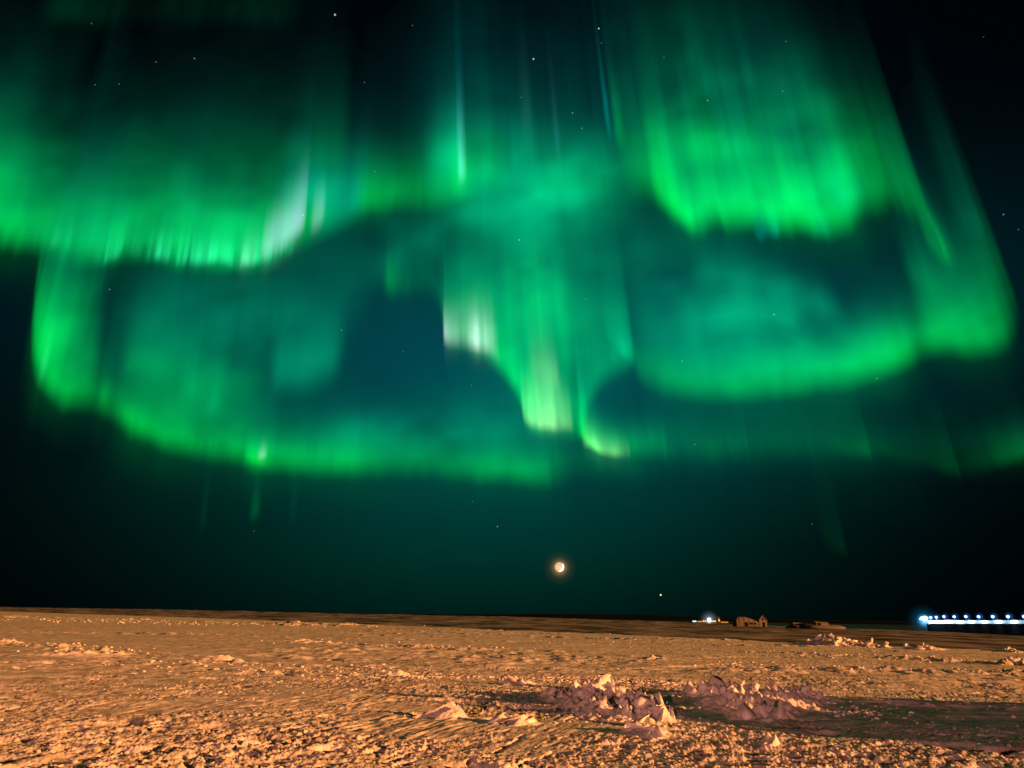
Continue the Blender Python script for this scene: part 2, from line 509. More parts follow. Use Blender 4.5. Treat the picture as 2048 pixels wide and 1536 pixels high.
    # central falling curtain
    aurora("aurora_curtain", "bright central aurora curtain falling steeply to the right with white striped rays", [
        sheet([(752, 580, .0, 60), (772, 584, .09, 55), (790, 588, .10, 50), (830, 582, .05, 55), (870, 596, .05, 60), (888, 660, .10, 110), (893, 688, .26, 120), (930, 694, .30, 120), (965, 706, .32, 125),
               (990, 722, .34, 140), (1015, 752, .36, 150), (1038, 800, .36, 165), (1050, 842, .38, 175), (1075, 858, .38, 180), (1110, 858, .36, 170), (1142, 862, .34, 160), (1168, 872, .30, 120),
               (1185, 892, .30, 60), (1215, 904, .28, 45), (1258, 908, .20, 42), (1300, 910, .15, 45), (1330, 914, .16, 45), (1342, 910, .05, 60), (1400, 908, .045, 60), (1450, 910, .055, 65), (1495, 912, .05, 60),
               (1505, 908, .03, 60), (1600, 908, .03, 60), (1680, 908, .03, 60)],
              soft=(24, 34), rays=.30, fine=.8, veil=(.25, 2.0), jit=9, p=1.7),
        sheet([(886, 676, .0, 60), (891, 684, .22, 60), (925, 690, .26, 62), (955, 702, .34, 66), (984, 708, .34, 66), (992, 716, .12, 66), (1000, 730, .0, 60)], soft=(14, 20), core=np.array((.72, .72, .80)), rays=1.0, fine=1.0, veil=(.1, 1.6), ends=0, p=2.4, jit=4),
        sheet([(1042, 826, .0, 60), (1052, 846, .24, 66), (1080, 856, .34, 84), (1110, 856, .34, 88), (1138, 860, .26, 60), (1150, 862, .0, 50)], soft=(10, 14), core=np.array((.55, 1, .38)), rays=.6, fine=1.0, veil=(.1, 1.6), ends=0, p=2.2),
        sheet([(1056, 745, .0, 50), (1070, 752, .12, 50), (1092, 760, .2, 56), (1112, 765, .16, 50), (1122, 768, .0, 40)], soft=(30, 30), core=np.array((.55, 1, .38)), rays=.3, ends=0, veil=(0, 1)),
        sheet([(1164, 886, .0, 30), (1176, 888, .20, 26), (1200, 898, .25, 26), (1230, 906, .20, 24), (1256, 908, .14, 20), (1262, 908, 0, 20)], soft=(12, 10), core=np.array((.30, 1, .28)), rays=1.1, fine=1.0, veil=(0, 1), ends=0),
        sheet([(1150, 868, .1, 30), (1166, 876, .30, 40), (1185, 896, .25, 26), (1215, 908, .12, 18)], soft=(12, 12), core=LIME, rays=.2, veil=(0, 1), ends=20),
        sheet([(990, 640, .02, 120), (1030, 660, .22, 110), (1080, 680, .36, 120), (1120, 690, .28, 120), (1170, 690, .10, 100), (1220, 680, .0, 90)], soft=(70, 70), core=GREEN, rays=.4, fine=.6, veil=(.2, 1.6)),
        sheet([(1160, 868, .12, 130), (1176, 815, .20, 130), (1196, 772, .22, 130), (1225, 745, .20, 120), (1252, 728, .22, 110), (1266, 722, .18, 110), (1274, 712, .0, 90)], soft=(26, 34), core=GREEN * .5 + MINT * .5, rays=.3, veil=(.15, 1.7), jit=3, ends=20),
        sheet([(1200, 660, .0, 60), (1225, 690, .06, 60), (1248, 715, .14, 60), (1262, 722, .12, 60), (1272, 716, .0, 50)], soft=(16, 20), core=MINT, rays=.4, fine=.8, veil=(.2, 2), ends=0),
        sheet([(768, 570, .0, 40), (776, 572, .09, 45), (790, 570, .05, 45), (806, 570, .0, 40)], soft=(24, 24), core=LIME, rays=.3, ends=0, veil=(0, 1)),
    ])
    # right upper fold
    aurora("aurora_curtain", "brightest green aurora fold at the upper right with a flat lower edge", [
        sheet([(1215, 375, .0, 110), (1285, 395, .12, 110), (1330, 418, .30, 110), (1362, 442, .42, 105), (1388, 460, .52, 100), (1420, 450, .60, 95), (1475, 448, .60, 95), (1525, 452, .56, 95), (1580, 458, .60, 95),
               (1640, 462, .60, 95), (1695, 445, .54, 95), (1740, 424, .30, 95), (1790, 410, .16, 90), (1850, 400, .03, 80)],
              soft=(30, 50), rays=.22, veil=(.2, 2.7), p=1.6, jit=14, ends=80),
        sheet([(1290, 320, .03, 140), (1360, 340, .24, 140), (1440, 350, .27, 130), (1560, 350, .27, 125), (1660, 360, .24, 115), (1740, 350, .10, 110), (1820, 340, .0, 110)], soft=(80, 80), core=GREEN * .8 + LIME * .2, rays=.5, veil=(.14, 1.8)),
        sheet([(1300, 390, .04, 110), (1330, 415, .24, 105), (1356, 438, .36, 95), (1382, 458, .30, 70), (1404, 456, .0, 50)], soft=(20, 34), core=LIME, rays=.2, veil=(.1, 2), ends=20),
        sheet([(1506, 470, .0, 40), (1522, 474, .10, 44), (1540, 472, .07, 44), (1556, 470, .13, 44), (1562, 468, .0, 40)], soft=(14, 14), core=np.array((0, .75, .62)), rays=.3, ends=0, veil=(0, 1)),
        sheet([(1620, 466, .0, 40), (1645, 470, .08, 40), (1670, 462, .0, 40)], soft=(16, 16), core=np.array((0, .8, .65)), rays=.3, ends=0, veil=(0, 1)),
        sheet([(1225, 300, .0, 100), (1260, 330, .08, 110), (1310, 350, .12, 110), (1380, 340, .0, 110)], soft=(80, 80), core=GREEN * .7 + LIME * .3, rays=.3, ends=60),
        sheet([(1370, 190, .0, 110), (1400, 190, .05, 100), (1440, 200, .03, 100), (1500, 190, .04, 100), (1540, 200, .01, 90), (1600, 200, .02, 90), (1660, 210, .0, 90)], soft=(60, 60), core=MINT, rays=.7, veil=(.3, 1.6)),
        sheet([(1640, 400, .05, 70), (1690, 410, .18, 70), (1720, 400, .1, 70), (1740, 390, .02, 60)], soft=(40, 40), core=MINT, rays=.3, ends=20),
    ])
    # right outer curtain and loop
    aurora("aurora_curtain", "long green aurora loop at the right bulging at its outer end and sweeping back left", [
        sheet([(1258, 722, .04, 60), (1280, 752, .15, 70), (1310, 772, .17, 75), (1345, 784, .25, 70), (1400, 790, .30, 64), (1480, 788, .40, 60), (1560, 782, .45, 60), (1640, 772, .46, 62), (1715, 758, .46, 66), (1775, 738, .44, 74),
               (1815, 722, .30, 80), (1845, 702, .20, 80), (1880, 700, .32, 90), (1930, 704, .36, 95), (1975, 702, .33, 95), (2005, 690, .24, 100), (2024, 664, .12, 120), (2034, 630, .05, 150), (2040, 590, .0, 160)],
              soft=(28, 44), veil=(.22, 2.8), rays=.14, jit=4, core=GREEN * .85 + LIME * .15, p=1.5),
        sheet([(1840, 640, .0, 80), (1890, 660, .12, 90), (1950, 665, .14, 90), (2000, 655, .07, 100), (2030, 620, .0, 100)], soft=(60, 60), core=LIME * .6 + GREEN * .4, rays=.15, ends=0, veil=(.2, 2)),
        sheet([(1250, 690, .0, 110), (1320, 690, .10, 120), (1400, 680, .20, 130), (1490, 670, .25, 130), (1580, 680, .24, 120), (1660, 700, .18, 95), (1740, 710, .09, 60), (1820, 700, .0, 40)], soft=(120, 110), core=MINT, rays=.22, veil=(.2, 1.5), p=2.0, jit=6),
        sheet([(1360, 560, .0, 40), (1430, 580, .10, 50), (1480, 590, .13, 55), (1530, 580, .07, 50), (1580, 600, .10, 50), (1640, 620, .09, 40), (1710, 640, .0, 30)], soft=(50, 50), core=MINT, rays=.4, veil=(.2, 1.6)),
        sheet([(1700, 730, .0, 40), (1760, 725, .10, 40), (1810, 712, .10, 45), (1840, 700, .0, 40)], soft=(40, 40), core=GREEN, rays=.3, ends=0, veil=(0, 1)),
        sheet([(1795, 420, .02, 150), (1820, 430, .07, 140), (1845, 440, .09, 130), (1872, 470, .10, 110), (1890, 510, .11, 90), (1908, 522, .06, 80), (1924, 515, .0, 80)], soft=(34, 40), core=LIME * .5 + GREEN * .5, rays=.2, veil=(.2, 1.8), ends=25, jit=2),
        sheet([(1846, 486, .0, 60), (1868, 502, .12, 60), (1888, 520, .15, 55), (1908, 520, .0, 50)], soft=(30, 36), core=LIME, rays=.2, veil=(.2, 2), ends=0),
        sheet([(1775, 390, .0, 120), (1800, 395, .05, 140), (1830, 400, .08, 150), (1850, 420, .05, 160), (1862, 440, .0, 200)], soft=(40, 40), core=GREEN, rays=.25, veil=(.35, 2.0), ends=0),
        sheet([(1805, 560, .0, 60), (1845, 580, .05, 90), (1868, 590, .07, 100), (1900, 600, .04, 110), (1960, 590, .04, 130), (1990, 570, .04, 140), (2004, 550, .02, 150), (2014, 530, .0, 150)], soft=(30, 40), core=GREEN * .6 + LIME * .4, rays=.3, veil=(.3, 2.0), ends=0),
        sheet([(1900, 440, .0, 120), (1940, 460, .025, 150), (1965, 470, .035, 150), (1978, 470, .0, 150)], soft=(40, 40), core=MINT, rays=.3, veil=(.3, 1.8), ends=0),
    ])
    # low dim band on the right
    aurora("aurora_curtain", "dim low green aurora band at the right below the big loop", [
        sheet([(1640, 905, .0, 60), (1690, 910, .04, 70), (1740, 914, .055, 70), (1752, 912, .02, 60), (1840, 930, .015, 60), (1915, 952, .03, 80), (1925, 950, .012, 70), (1980, 938, .025, 60), (2020, 925, .07, 45), (2070, 915, .09, 45), (2200, 900, .06, 50)],
              soft=(14, 24), core=GREEN * .5 + LIME * .5, rays=.3, veil=(.25, 2.0), ends=20),
        sheet([(1160, 930, .02, 60), (1300, 930, .04, 70), (1450, 915, .03, 70), (1600, 915, .02, 80), (1750, 920, .012, 80), (1900, 930, .008, 80), (2100, 920, .01, 80)], soft=(50, 50), core=MINT, rays=.3, veil=(.3, 2)),
    ])
    aurora("aurora_ray", "fan of fine faint teal rays rising to the top edge right of the middle", [
        sheet([(900, 320, .0, 170), (980, 310, .009, 170), (1080, 300, .009, 170), (1180, 290, .010, 180), (1290, 290, .016, 180), (1400, 290, .018, 180), (1520, 300, .018, 180), (1640, 310, .014, 180), (1740, 330, .0, 180)],
              soft=(80, 80), core=np.array((0, .95, .75)), rays=1.5, fine=.8, veil=(.25, 1.7), ends=0, cloud=.3)], group="detached aurora rays")
    # faint detached rays near the horizon
    for lab, q in (("short faint yellow green aurora ray hanging below the left loop", [(494, 1036, .0, 40), (508, 1036, .05, 50), (524, 1034, .0, 40)]),
                   ("very faint wide aurora ray low in the sky right of the moon", [(1640, 1085, .0, 70), (1665, 1100, .006, 80), (1690, 1108, .008, 80), (1697, 1106, .0, 70)])):
        aurora("aurora_ray", lab, [sheet(q, soft=(16, 26), core=GREEN * .6 + LIME * .4, veil=(.35, 2.2), ends=0, rays=.1, jit=0)], group="detached aurora rays")
    aurora("aurora_ray", "barely visible teal aurora ray left of the short yellow green one", [
        sheet([(394, 1052, .0, 60), (404, 1052, .012, 70), (416, 1050, .0, 60)], soft=(20, 30), core=MINT, veil=(.3, 2), ends=0, jit=0)], group="detached aurora rays")
    aurora("aurora_ray", "barely visible teal aurora ray right of the short yellow green one", [
        sheet([(572, 1040, .0, 60), (585, 1040, .010, 70), (598, 1038, .0, 60)], soft=(20, 30), core=MINT, veil=(.3, 2), ends=0, jit=0)], group="detached aurora rays")
    aurora("aurora_glow", "faint green aurora glow at the top edge of the sky on the left", [
        sheet([(60, 30, .0, 60), (120, 34, .010, 60), (190, 36, .012, 60), (260, 34, .003, 60), (400, 36, .006, 60), (480, 40, .010, 60), (545, 42, .010, 60), (620, 40, .0, 60)], soft=(34, 30), core=MINT, rays=.6, ends=0)], group="detached aurora rays")


build_aurora()
# ------------------------------------------------------------------ snow and ground materials
def snow_material(name, base=(.78, .78, .79), dirt=(.36, .345, .32), bump=.25, scale=1.0):
    m, nt, out = new_mat(name)
    p = nt.nodes.new('ShaderNodeBsdfPrincipled')
    nt.links.new(p.outputs[0], out.inputs[0])
    tc = nt.nodes.new('ShaderNodeTexCoord')
    n = nt.nodes.new('ShaderNodeTexNoise')
    n.inputs['Scale'].default_value = 2.3 * scale
    n.inputs['Detail'].default_value = 6
    n.inputs['Roughness'].default_value = .65
    nt.links.new(tc.outputs['Object'], n.inputs['Vector'])
    r = nt.nodes.new('ShaderNodeValToRGB')
    r.color_ramp.elements[0].position = .36
    r.color_ramp.elements[0].color = (*dirt, 1)
    r.color_ramp.elements[1].position = .57
    r.color_ramp.elements[1].color = (*base, 1)
    nt.links.new(n.outputs['Fac'], r.inputs[0])
    nt.links.new(r.outputs[0], p.inputs['Base Color'])
    p.inputs['Roughness'].default_value = .72
    p.inputs['Specular IOR Level'].default_value = .25
    b = nt.nodes.new('ShaderNodeTexNoise')
    b.inputs['Scale'].default_value = 45 * scale
    b.inputs['Detail'].default_value = 4
    nt.links.new(tc.outputs['Object'], b.inputs['Vector'])
    bp = nt.nodes.new('ShaderNodeBump')
    bp.inputs['Strength'].default_value = bump
    bp.inputs['Distance'].default_value = .012 / scale
    nt.links.new(b.outputs['Fac'], bp.inputs['Height'])
    nt.links.new(bp.outputs[0], p.inputs['Normal'])
    return m


SNOW = snow_material("packed_snow")
SNOWH = snow_material("heap_snow", base=(.86, .86, .88), dirt=(.74, .73, .72), bump=.15)


def plain_mat(name, col, rough=.8, emit=None, strength=0.0):
    m, nt, out = new_mat(name)
    p = nt.nodes.new('ShaderNodeBsdfPrincipled')
    nt.links.new(p.outputs[0], out.inputs[0])
    n = nt.nodes.new('ShaderNodeTexNoise')
    n.inputs['Scale'].default_value = 1.7
    n.inputs['Detail'].default_value = 5
    tc = nt.nodes.new('ShaderNodeTexCoord')
    nt.links.new(tc.outputs['Object'], n.inputs['Vector'])
    mx = nt.nodes.new('ShaderNodeMix')
    mx.data_type = 'RGBA'
    mx.inputs['A'].default_value = (*[c * .72 for c in col], 1)
    mx.inputs['B'].default_value = (*[min(1, c * 1.18) for c in col], 1)
    nt.links.new(n.outputs['Fac'], mx.inputs['Factor'])
    nt.links.new(mx.outputs['Result'], p.inputs['Base Color'])
    p.inputs['Roughness'].default_value = rough
    if max(col) < .05:
        p.inputs['Specular IOR Level'].default_value = 0.0
    if emit:
        p.inputs['Emission Color'].default_value = (*emit, 1)
        p.inputs['Emission Strength'].default_value = strength
    return m


# ------------------------------------------------------------------ height of the packed snow field
EDGE = np.array([(-400, 1219), (0, 1223), (350, 1234), (700, 1247), (1024, 1261), (1348, 1275), (1700, 1290), (2048, 1303), (2500, 1324)], float)


def edge_r(azim):
    a, r = [], []
    for px, py in EDGE:
        v = at(px, py)
        a.append(math.atan2(v.x, v.y)); r.append(1.0 / math.hypot(v.x, v.y))
    return 1.0 / np.interp(azim, a, r)


# tyre and blade streaks run along this direction, nearly across the view
def field_height(x, y):
    r = np.hypot(x, y)
    xs = x + .10 * y
    ys = y - .10 * x
    z = .10 * fbm(x / 9, y / 7, 3, 2) + .035 * fbm(x / 2.4, y / 1.9, 9, 2)
    # long wind and blade streaks
    st = fbm(xs / 7.0, ys / .75, 21, 3, .55)
    z += .042 * st * sstep(9, 16, r)
    st2 = fbm(xs / 2.5, ys / .32, 27, 2)
    z += .024 * st2 * sstep(10, 16, r) * (1 - .5 * sstep(40, 90, r))
    z += .010 * fbm(xs / 1.1, ys / .16, 29, 2) * sstep(10, 15, r) * (1 - sstep(35, 60, r))
    rough = sstep(-.34, .34, fbm(x / 1.7, y / 2.0, 41, 3) + .10 * np.exp(-((r - 11) / 5) ** 2))
    far_k = 1 - sstep(11, 34, r) * .82
    # crumbs: three sizes of rounded lumps
    wx = x + .03 * fbm(x / .2, y / .2, 51, 2)
    wy = y + .03 * fbm(x / .2, y / .2, 52, 2)
    near = r < 60
    for cs, hh, thr, seed in ((.20, .030, .92, 61), (.090, .022, .60, 67), (.046, .012, .3, 73)):
        d, v = worley(wx[near] / cs, wy[near] / cs, seed)
        pr = sstep(thr, 1.0, v) * np.clip(1 - d / .62, 0, 1) ** .7
        z[near] += hh * pr * (.25 + .75 * rough[near]) * far_k[near]
    # turbulent broken crust
    xn, yn = x[near], y[near]
    tb = np.abs(vnoise(xn / .13, yn / .12, 121)) + .6 * np.abs(vnoise(xn / .062, yn / .058, 122)) + .4 * np.abs(vnoise(xn / .031, yn / .03, 123))
    z[near] += .048 * (.34 - tb) * (.10 + .9 * rough[near]) * far_k[near] * (1 + .75 * (1 - sstep(9.5, 14, r[near])))
    # wind scoured grain running towards the lower left of the view
    al, ac = -.36 * xn - .93 * yn, .93 * xn - .36 * yn
    gr = fbm(al / .55 + .5 * vnoise(xn, yn, 151), ac / .085, 152, 2)
    gm = sstep(-.10, .30, fbm(xn / 1.5, yn / 2.6, 155, 2)) * (1 - sstep(13, 22, r[near]))
    z[near] += .034 * gr * (.25 + .75 * gm)
    hole = sstep(.20, .42, fbm(al / .42, ac / .13, 158, 2)) * sstep(.0, .3, fbm(xn / 1.1, yn / 1.6, 159, 2) + .25 * np.exp(-((xn + 4) / 3) ** 2 - ((yn - 9.5) / 1.6) ** 2))
    z[near] -= .055 * hole * (1 - sstep(12, 18, r[near]))
    # crumb rows far out
    row = sstep(.18, .42, fbm(xs / 22, ys / 2.4, 83, 2)) * sstep(18, 30, r)
    z += row * .16 * np.clip(fbm(x / .8, y / .8, 87, 3), 0, 1)
    # small pits and scours
    pit = sstep(.26, .46, fbm(x / .55 + .4 * y, y / .32, 91, 2))
    z -= .05 * pit * rough * (r < 30)
    z += .02 * fbm(x / .16, y / .16, 97, 2) * rough * far_k
    # oblique furrows at the near left
    fl = np.exp(-((x + 5.0) / 2.6) ** 2 - ((y - 9.0) / 1.9) ** 2)
    fu = (x * .80 - y * .60)
    z += .075 * fl * fbm(fu / .30, (x * .6 + y * .8) / 1.3, 103, 2)
    for (x0, y0, x1, y1, hw, hh) in RIDGES:
        L = math.hypot(x1 - x0, y1 - y0)
        t = ((x - x0) * (x1 - x0) + (y - y0) * (y1 - y0)) / L
        d = ((x - x0) * (y1 - y0) - (y - y0) * (x1 - x0)) / L + hw * 1.2 * fbm(t / 6.0, d_zero(t), int(x0 * 7) % 97 + 131, 2)
        on = sstep(-2, 2, t) * sstep(-2, 2, L - t)
        lump = np.clip(.15 + 1.5 * fbm(x / (.35 + hw * .25), y / (.30 + hw * .25), 137, 3), 0, 1)
        z += hh * on * np.exp(-(d / hw) ** 2) * lump * (.60 + .6 * sstep(-.2, .3, fbm(t / 4.0, d_zero(t) + .3, 139, 2)))
    for (cx, cy, ra, rb, dep) in PITS:
        q = ((x - cx) / ra) ** 2 + ((y - cy) / rb) ** 2
        z -= dep * np.exp(-q ** 2)
    for (x0, y0, x1, y1, hw, dep) in RUTS:
        L = math.hypot(x1 - x0, y1 - y0)
        t = ((x - x0) * (x1 - x0) + (y - y0) * (y1 - y0)) / L
        d = ((x - x0) * (y1 - y0) - (y - y0) * (x1 - x0)) / L
        d = d + .12 * fbm(x / 1.3, y / 1.3, 113, 2)
        g = np.exp(-(d / hw) ** 4) * sstep(-.3, .5, t) * sstep(-.3, .8, L - t)
        z += (-dep * g + dep * .8 * np.exp(-((np.abs(d) - hw * 1.25) / (hw * .35)) ** 2) * sstep(-.3, .5, t) * sstep(-.3, .8, L - t)) * (.5 + fbm(x / .5, y / .5, 117, 2))
    return z


def d_zero(t):
    return np.zeros_like(t) + .5


RIDGES = []
for a, b, hw, hh in (((-60, 1234), (720, 1253), 4.5, .48), ((-60, 1286), (270, 1310), .8, .22), ((300, 1340), (760, 1352), .35, .10), ((600, 1284), (1010, 1302), 1.0, .18), ((1480, 1300), (2100, 1334), .7, .16), ((1380, 1331), (2100, 1350), .45, .13),
                     ((900, 1268), (1360, 1284), 1.0, .14), ((0, 1262), (560, 1272), 1.2, .16), ((760, 1350), (1420, 1366), .30, .10)):
    p, q = at(*a), at(*b)
    RIDGES.append((p.x, p.y, q.x, q.y, hw, hh))
PITS, RUTS = [], []
for px, py, ra, rb, dep in ((940, 1534, .30, .30, .16), (1985, 1500, .55, .22, .12), (1650, 1462, .30, .20, .07), (250, 1440, .30, .18, .10), (430, 1447, .28, .20, .12), (1900, 1490, .45, .22, .07),
                            (20, 1472, .35, .18, .10), (250, 1500, .5, .2, .09), (370, 1385, .4, .35, .07), (1590, 1450, .25, .2, .07), (862, 1424, .30, .22, .12), (990, 1436, .16, .16, .10), (1030, 1440, .14, .2, .10)):
    v = at(px, py)
    PITS.append((v.x, v.y, ra, rb, dep))
for a, b, hw, dep in (((1640, 1400), (2300, 1432), .28, .07), ((1560, 1372), (2300, 1405), .2, .05), ((1000, 1330), (1500, 1312), .35, .04), ((1080, 1345), (1480, 1330), .3, .04), ((60, 1300), (700, 1330), .4, .03),
                      ((1480, 1345), (2200, 1372), .5, .05), ((900, 1370), (300, 1352), .5, .04)):
    p, q = at(*a), at(*b)
    RUTS.append((p.x, p.y, q.x, q.y, hw, dep))


def gz(x, y):
    return float(field_height(np.array([x], float), np.array([y], float))[0])


def build_snow_field():
    az = np.radians(np.concatenate([np.linspace(-80, -40.2, 120), np.linspace(-40, 40, 1750), np.linspace(40.2, 80, 120)]))
    re = edge_r(az)
    r, rows = 5.2, []
    while r < 420:
        rows.append(r)
        r += .0195 * (r / 10) ** 1.45
    rows = np.array(rows)
    n = len(rows)
    # every column ends on the edge line: rows beyond it are squeezed onto the bank
    R = np.minimum(rows[None, :], re[:, None])
    over = (rows[None, :] - re[:, None]) > 0
    k = np.cumsum(over, 1)
    R = R + np.minimum(k, 14) * .16
    X, Y = np.sin(az)[:, None] * R, np.cos(az)[:, None] * R
    Z = field_height(X.ravel(), Y.ravel()).reshape(X.shape)
    Z = Z - np.minimum(k, 14) * .065
    # drop the squeezed surplus
    F = grid_faces(len(az), n)
    kk = k.ravel()
    F = F[kk[F].max(1) <= 14]
    V = np.stack([X, Y, Z], -1).reshape(-1, 3)
    used = np.zeros(len(V), bool); used[F.ravel()] = True
    rm = np.cumsum(used) - 1
    me = mesh_from("snow_field", V[used], rm[F][:, ::-1])
    smooth(me)
    o = link("snow_field", me, SNOW)
    tag(o, kind='structure')


build_snow_field()

# ------------------------------------------------------------------ tundra beyond the field, the sea and the far hills
SKY_L = np.array([(-500, 1206), (0, 1214.5), (350, 1219.5), (700, 1228), (1000, 1233), (1300, 1242), (1470, 1249), (1560, 1252), (1700, 1257), (1850, 1262), (2048, 1272), (2600, 1296)], float)
SKY_R = np.array([1600, 1300, 1100, 900, 800, 620, 520, 460, 400, 330, 260, 200], float)


def skyline(azim):
    a, e = [], []
    for px, py in SKY_L:
        d = pdir(px, py)
        a.append(math.atan2(d.x, d.y)); e.append(math.atan2(d.z, math.hypot(d.x, d.y)))
    return np.interp(azim, a, e), np.interp(azim, a, SKY_R)


def tundra_z(azim, r):
    e, R = skyline(azim)
    re = edge_r(azim)
    z1 = CAM_H + np.tan(e) * R
    t = np.clip((r - re) / np.maximum(R - re, 1), 0, 1)
    z0 = -.85
    z = z0 + (z1 - z0) * t ** 1.0
    x, y = np.sin(azim) * r, np.cos(azim) * r
    amp = .0016 * r
    z = z + amp * np.clip((1 - t) * 6, 0, 1) * (fbm(x / 22, y / 26, 203, 3)) + .25 * fbm(x / 5, y / 6, 207, 2) * np.clip((1 - t) * 4, 0, 1) * sstep(0, .1, t)
    return z


def build_tundra():
    az = np.radians(np.concatenate([np.linspace(-80, -41, 60), np.linspace(-40, 40, 900), np.linspace(41, 80, 60)]))
    re = edge_r(az) - 1.0
    e, R = skyline(az)
    t = np.linspace(0, 1, 170) ** 1.6
    rr = re[:, None] + (R - re)[:, None] * t[None, :]
    A = np.repeat(az[:, None], len(t), 1)
    Z = tundra_z(A.ravel(), rr.ravel()).reshape(rr.shape)
    # shore slope behind the skyline
    rr = np.concatenate([rr, rr[:, -1:] + 12, rr[:, -1:] + 60], 1)
    Z = np.concatenate([Z, Z[:, -1:] - 3, Z[:, -1:] * 0 - 14], 1)
    X, Y = np.sin(az)[:, None] * rr, np.cos(az)[:, None] * rr
    V = np.stack([X, Y, Z], -1).reshape(-1, 3)
    me = mesh_from("tundra", V, grid_faces(*rr.shape)[:, ::-1])
    smooth(me)
    m, nt, out = new_mat("tundra_grass_and_snow")
    p = nt.nodes.new('ShaderNodeBsdfPrincipled')
    nt.links.new(p.outputs[0], out.inputs[0])
    tc = nt.nodes.new('ShaderNodeTexCoord')
    mp = nt.nodes.new('ShaderNodeMapping')
    mp.inputs['Scale'].default_value = (.085, .040, .085)
    nt.links.new(tc.outputs['Object'], mp.inputs[0])
    n = nt.nodes.new('ShaderNodeTexNoise')
    n.inputs['Scale'].default_value = 1.0
    n.inputs['Detail'].default_value = 5
    n.inputs['Roughness'].default_value = .6
    n.inputs['Distortion'].default_value = .6
    nt.links.new(mp.outputs[0], n.inputs['Vector'])
    r = nt.nodes.new('ShaderNodeValToRGB')
    r.color_ramp.elements[0].position = .40
    r.color_ramp.elements[0].color = (.040, .040, .042, 1)
    r.color_ramp.elements[1].position = .60
    r.color_ramp.elements[1].color = (.27, .275, .30, 1)
    nt.links.new(n.outputs['Fac'], r.inputs[0])
    nt.links.new(r.outputs[0], p.inputs['Base Color'])
    p.inputs['Roughness'].default_value = .9
    p.inputs['Specular IOR Level'].default_value = .1
    o = link("tundra", me, m)
    tag(o, kind='structure')


build_tundra()


def build_far():
    # the dark fjord
    n = 96
    a = np.linspace(0, 2 * math.pi, n, endpoint=False)
    V = [(0, 0, -12.0)] + [(math.sin(t) * 90000, math.cos(t) * 90000, -12.0) for t in a]
    F = [(0, 1 + (i + 1) % n, 1 + i) for i in range(n)]
    me = mesh_from("sea", V, F)
    m, nt, out = new_mat("dark_water")
    p = nt.nodes.new('ShaderNodeBsdfPrincipled')
    p.inputs['Base Color'].default_value = (.004, .006, .008, 1)
    p.inputs['Roughness'].default_value = .55
    p.inputs['Specular IOR Level'].default_value = .1
    nt.links.new(p.outputs[0], out.inputs[0])
    tag(link("sea", me, m), kind='structure')
    # low dark land on the far shore
    hm = plain_mat("far_dark_land", (.010, .011, .011), .95)
    az = np.radians(np.linspace(-70, 70, 500))
    topx = np.array([(-600, 1224), (300, 1225), (700, 1229), (900, 1229), (1050, 1227.5), (1200, 1228), (1320, 1231), (1450, 1236), (1600, 1241), (1800, 1243.5), (2048, 1247.5), (2600, 1256)], float)
    aa, ee = [], []
    for px, py in topx:
        d = pdir(px, py)
        aa.append(math.atan2(d.x, d.y)); ee.append(d.z / math.hypot(d.x, d.y))
    R1 = 3800.0
    zt = CAM_H + np.interp(az, aa, ee) * R1 + 2.5 * fbm(az * 40, az * 0 + 1.3, 301, 3)
    prof = [(R1 - 500, -1.0), (R1 - 200, .55), (R1, 1.0), (R1 + 300, 1.0), (R1 + 700, -1.0)]
    P = []
    for rr, k in prof:
        z = np.where(k > 0, zt * k, -13.0)
        P.append(np.stack([np.sin(az) * rr, np.cos(az) * rr, z], -1))
    V = np.stack(P, 1).reshape(-1, 3)
    me = mesh_from("hills", V, grid_faces(len(az), len(prof))[:, ::-1])
    smooth(me)
    tag(link("hills", me, hm), kind='structure')


build_far()


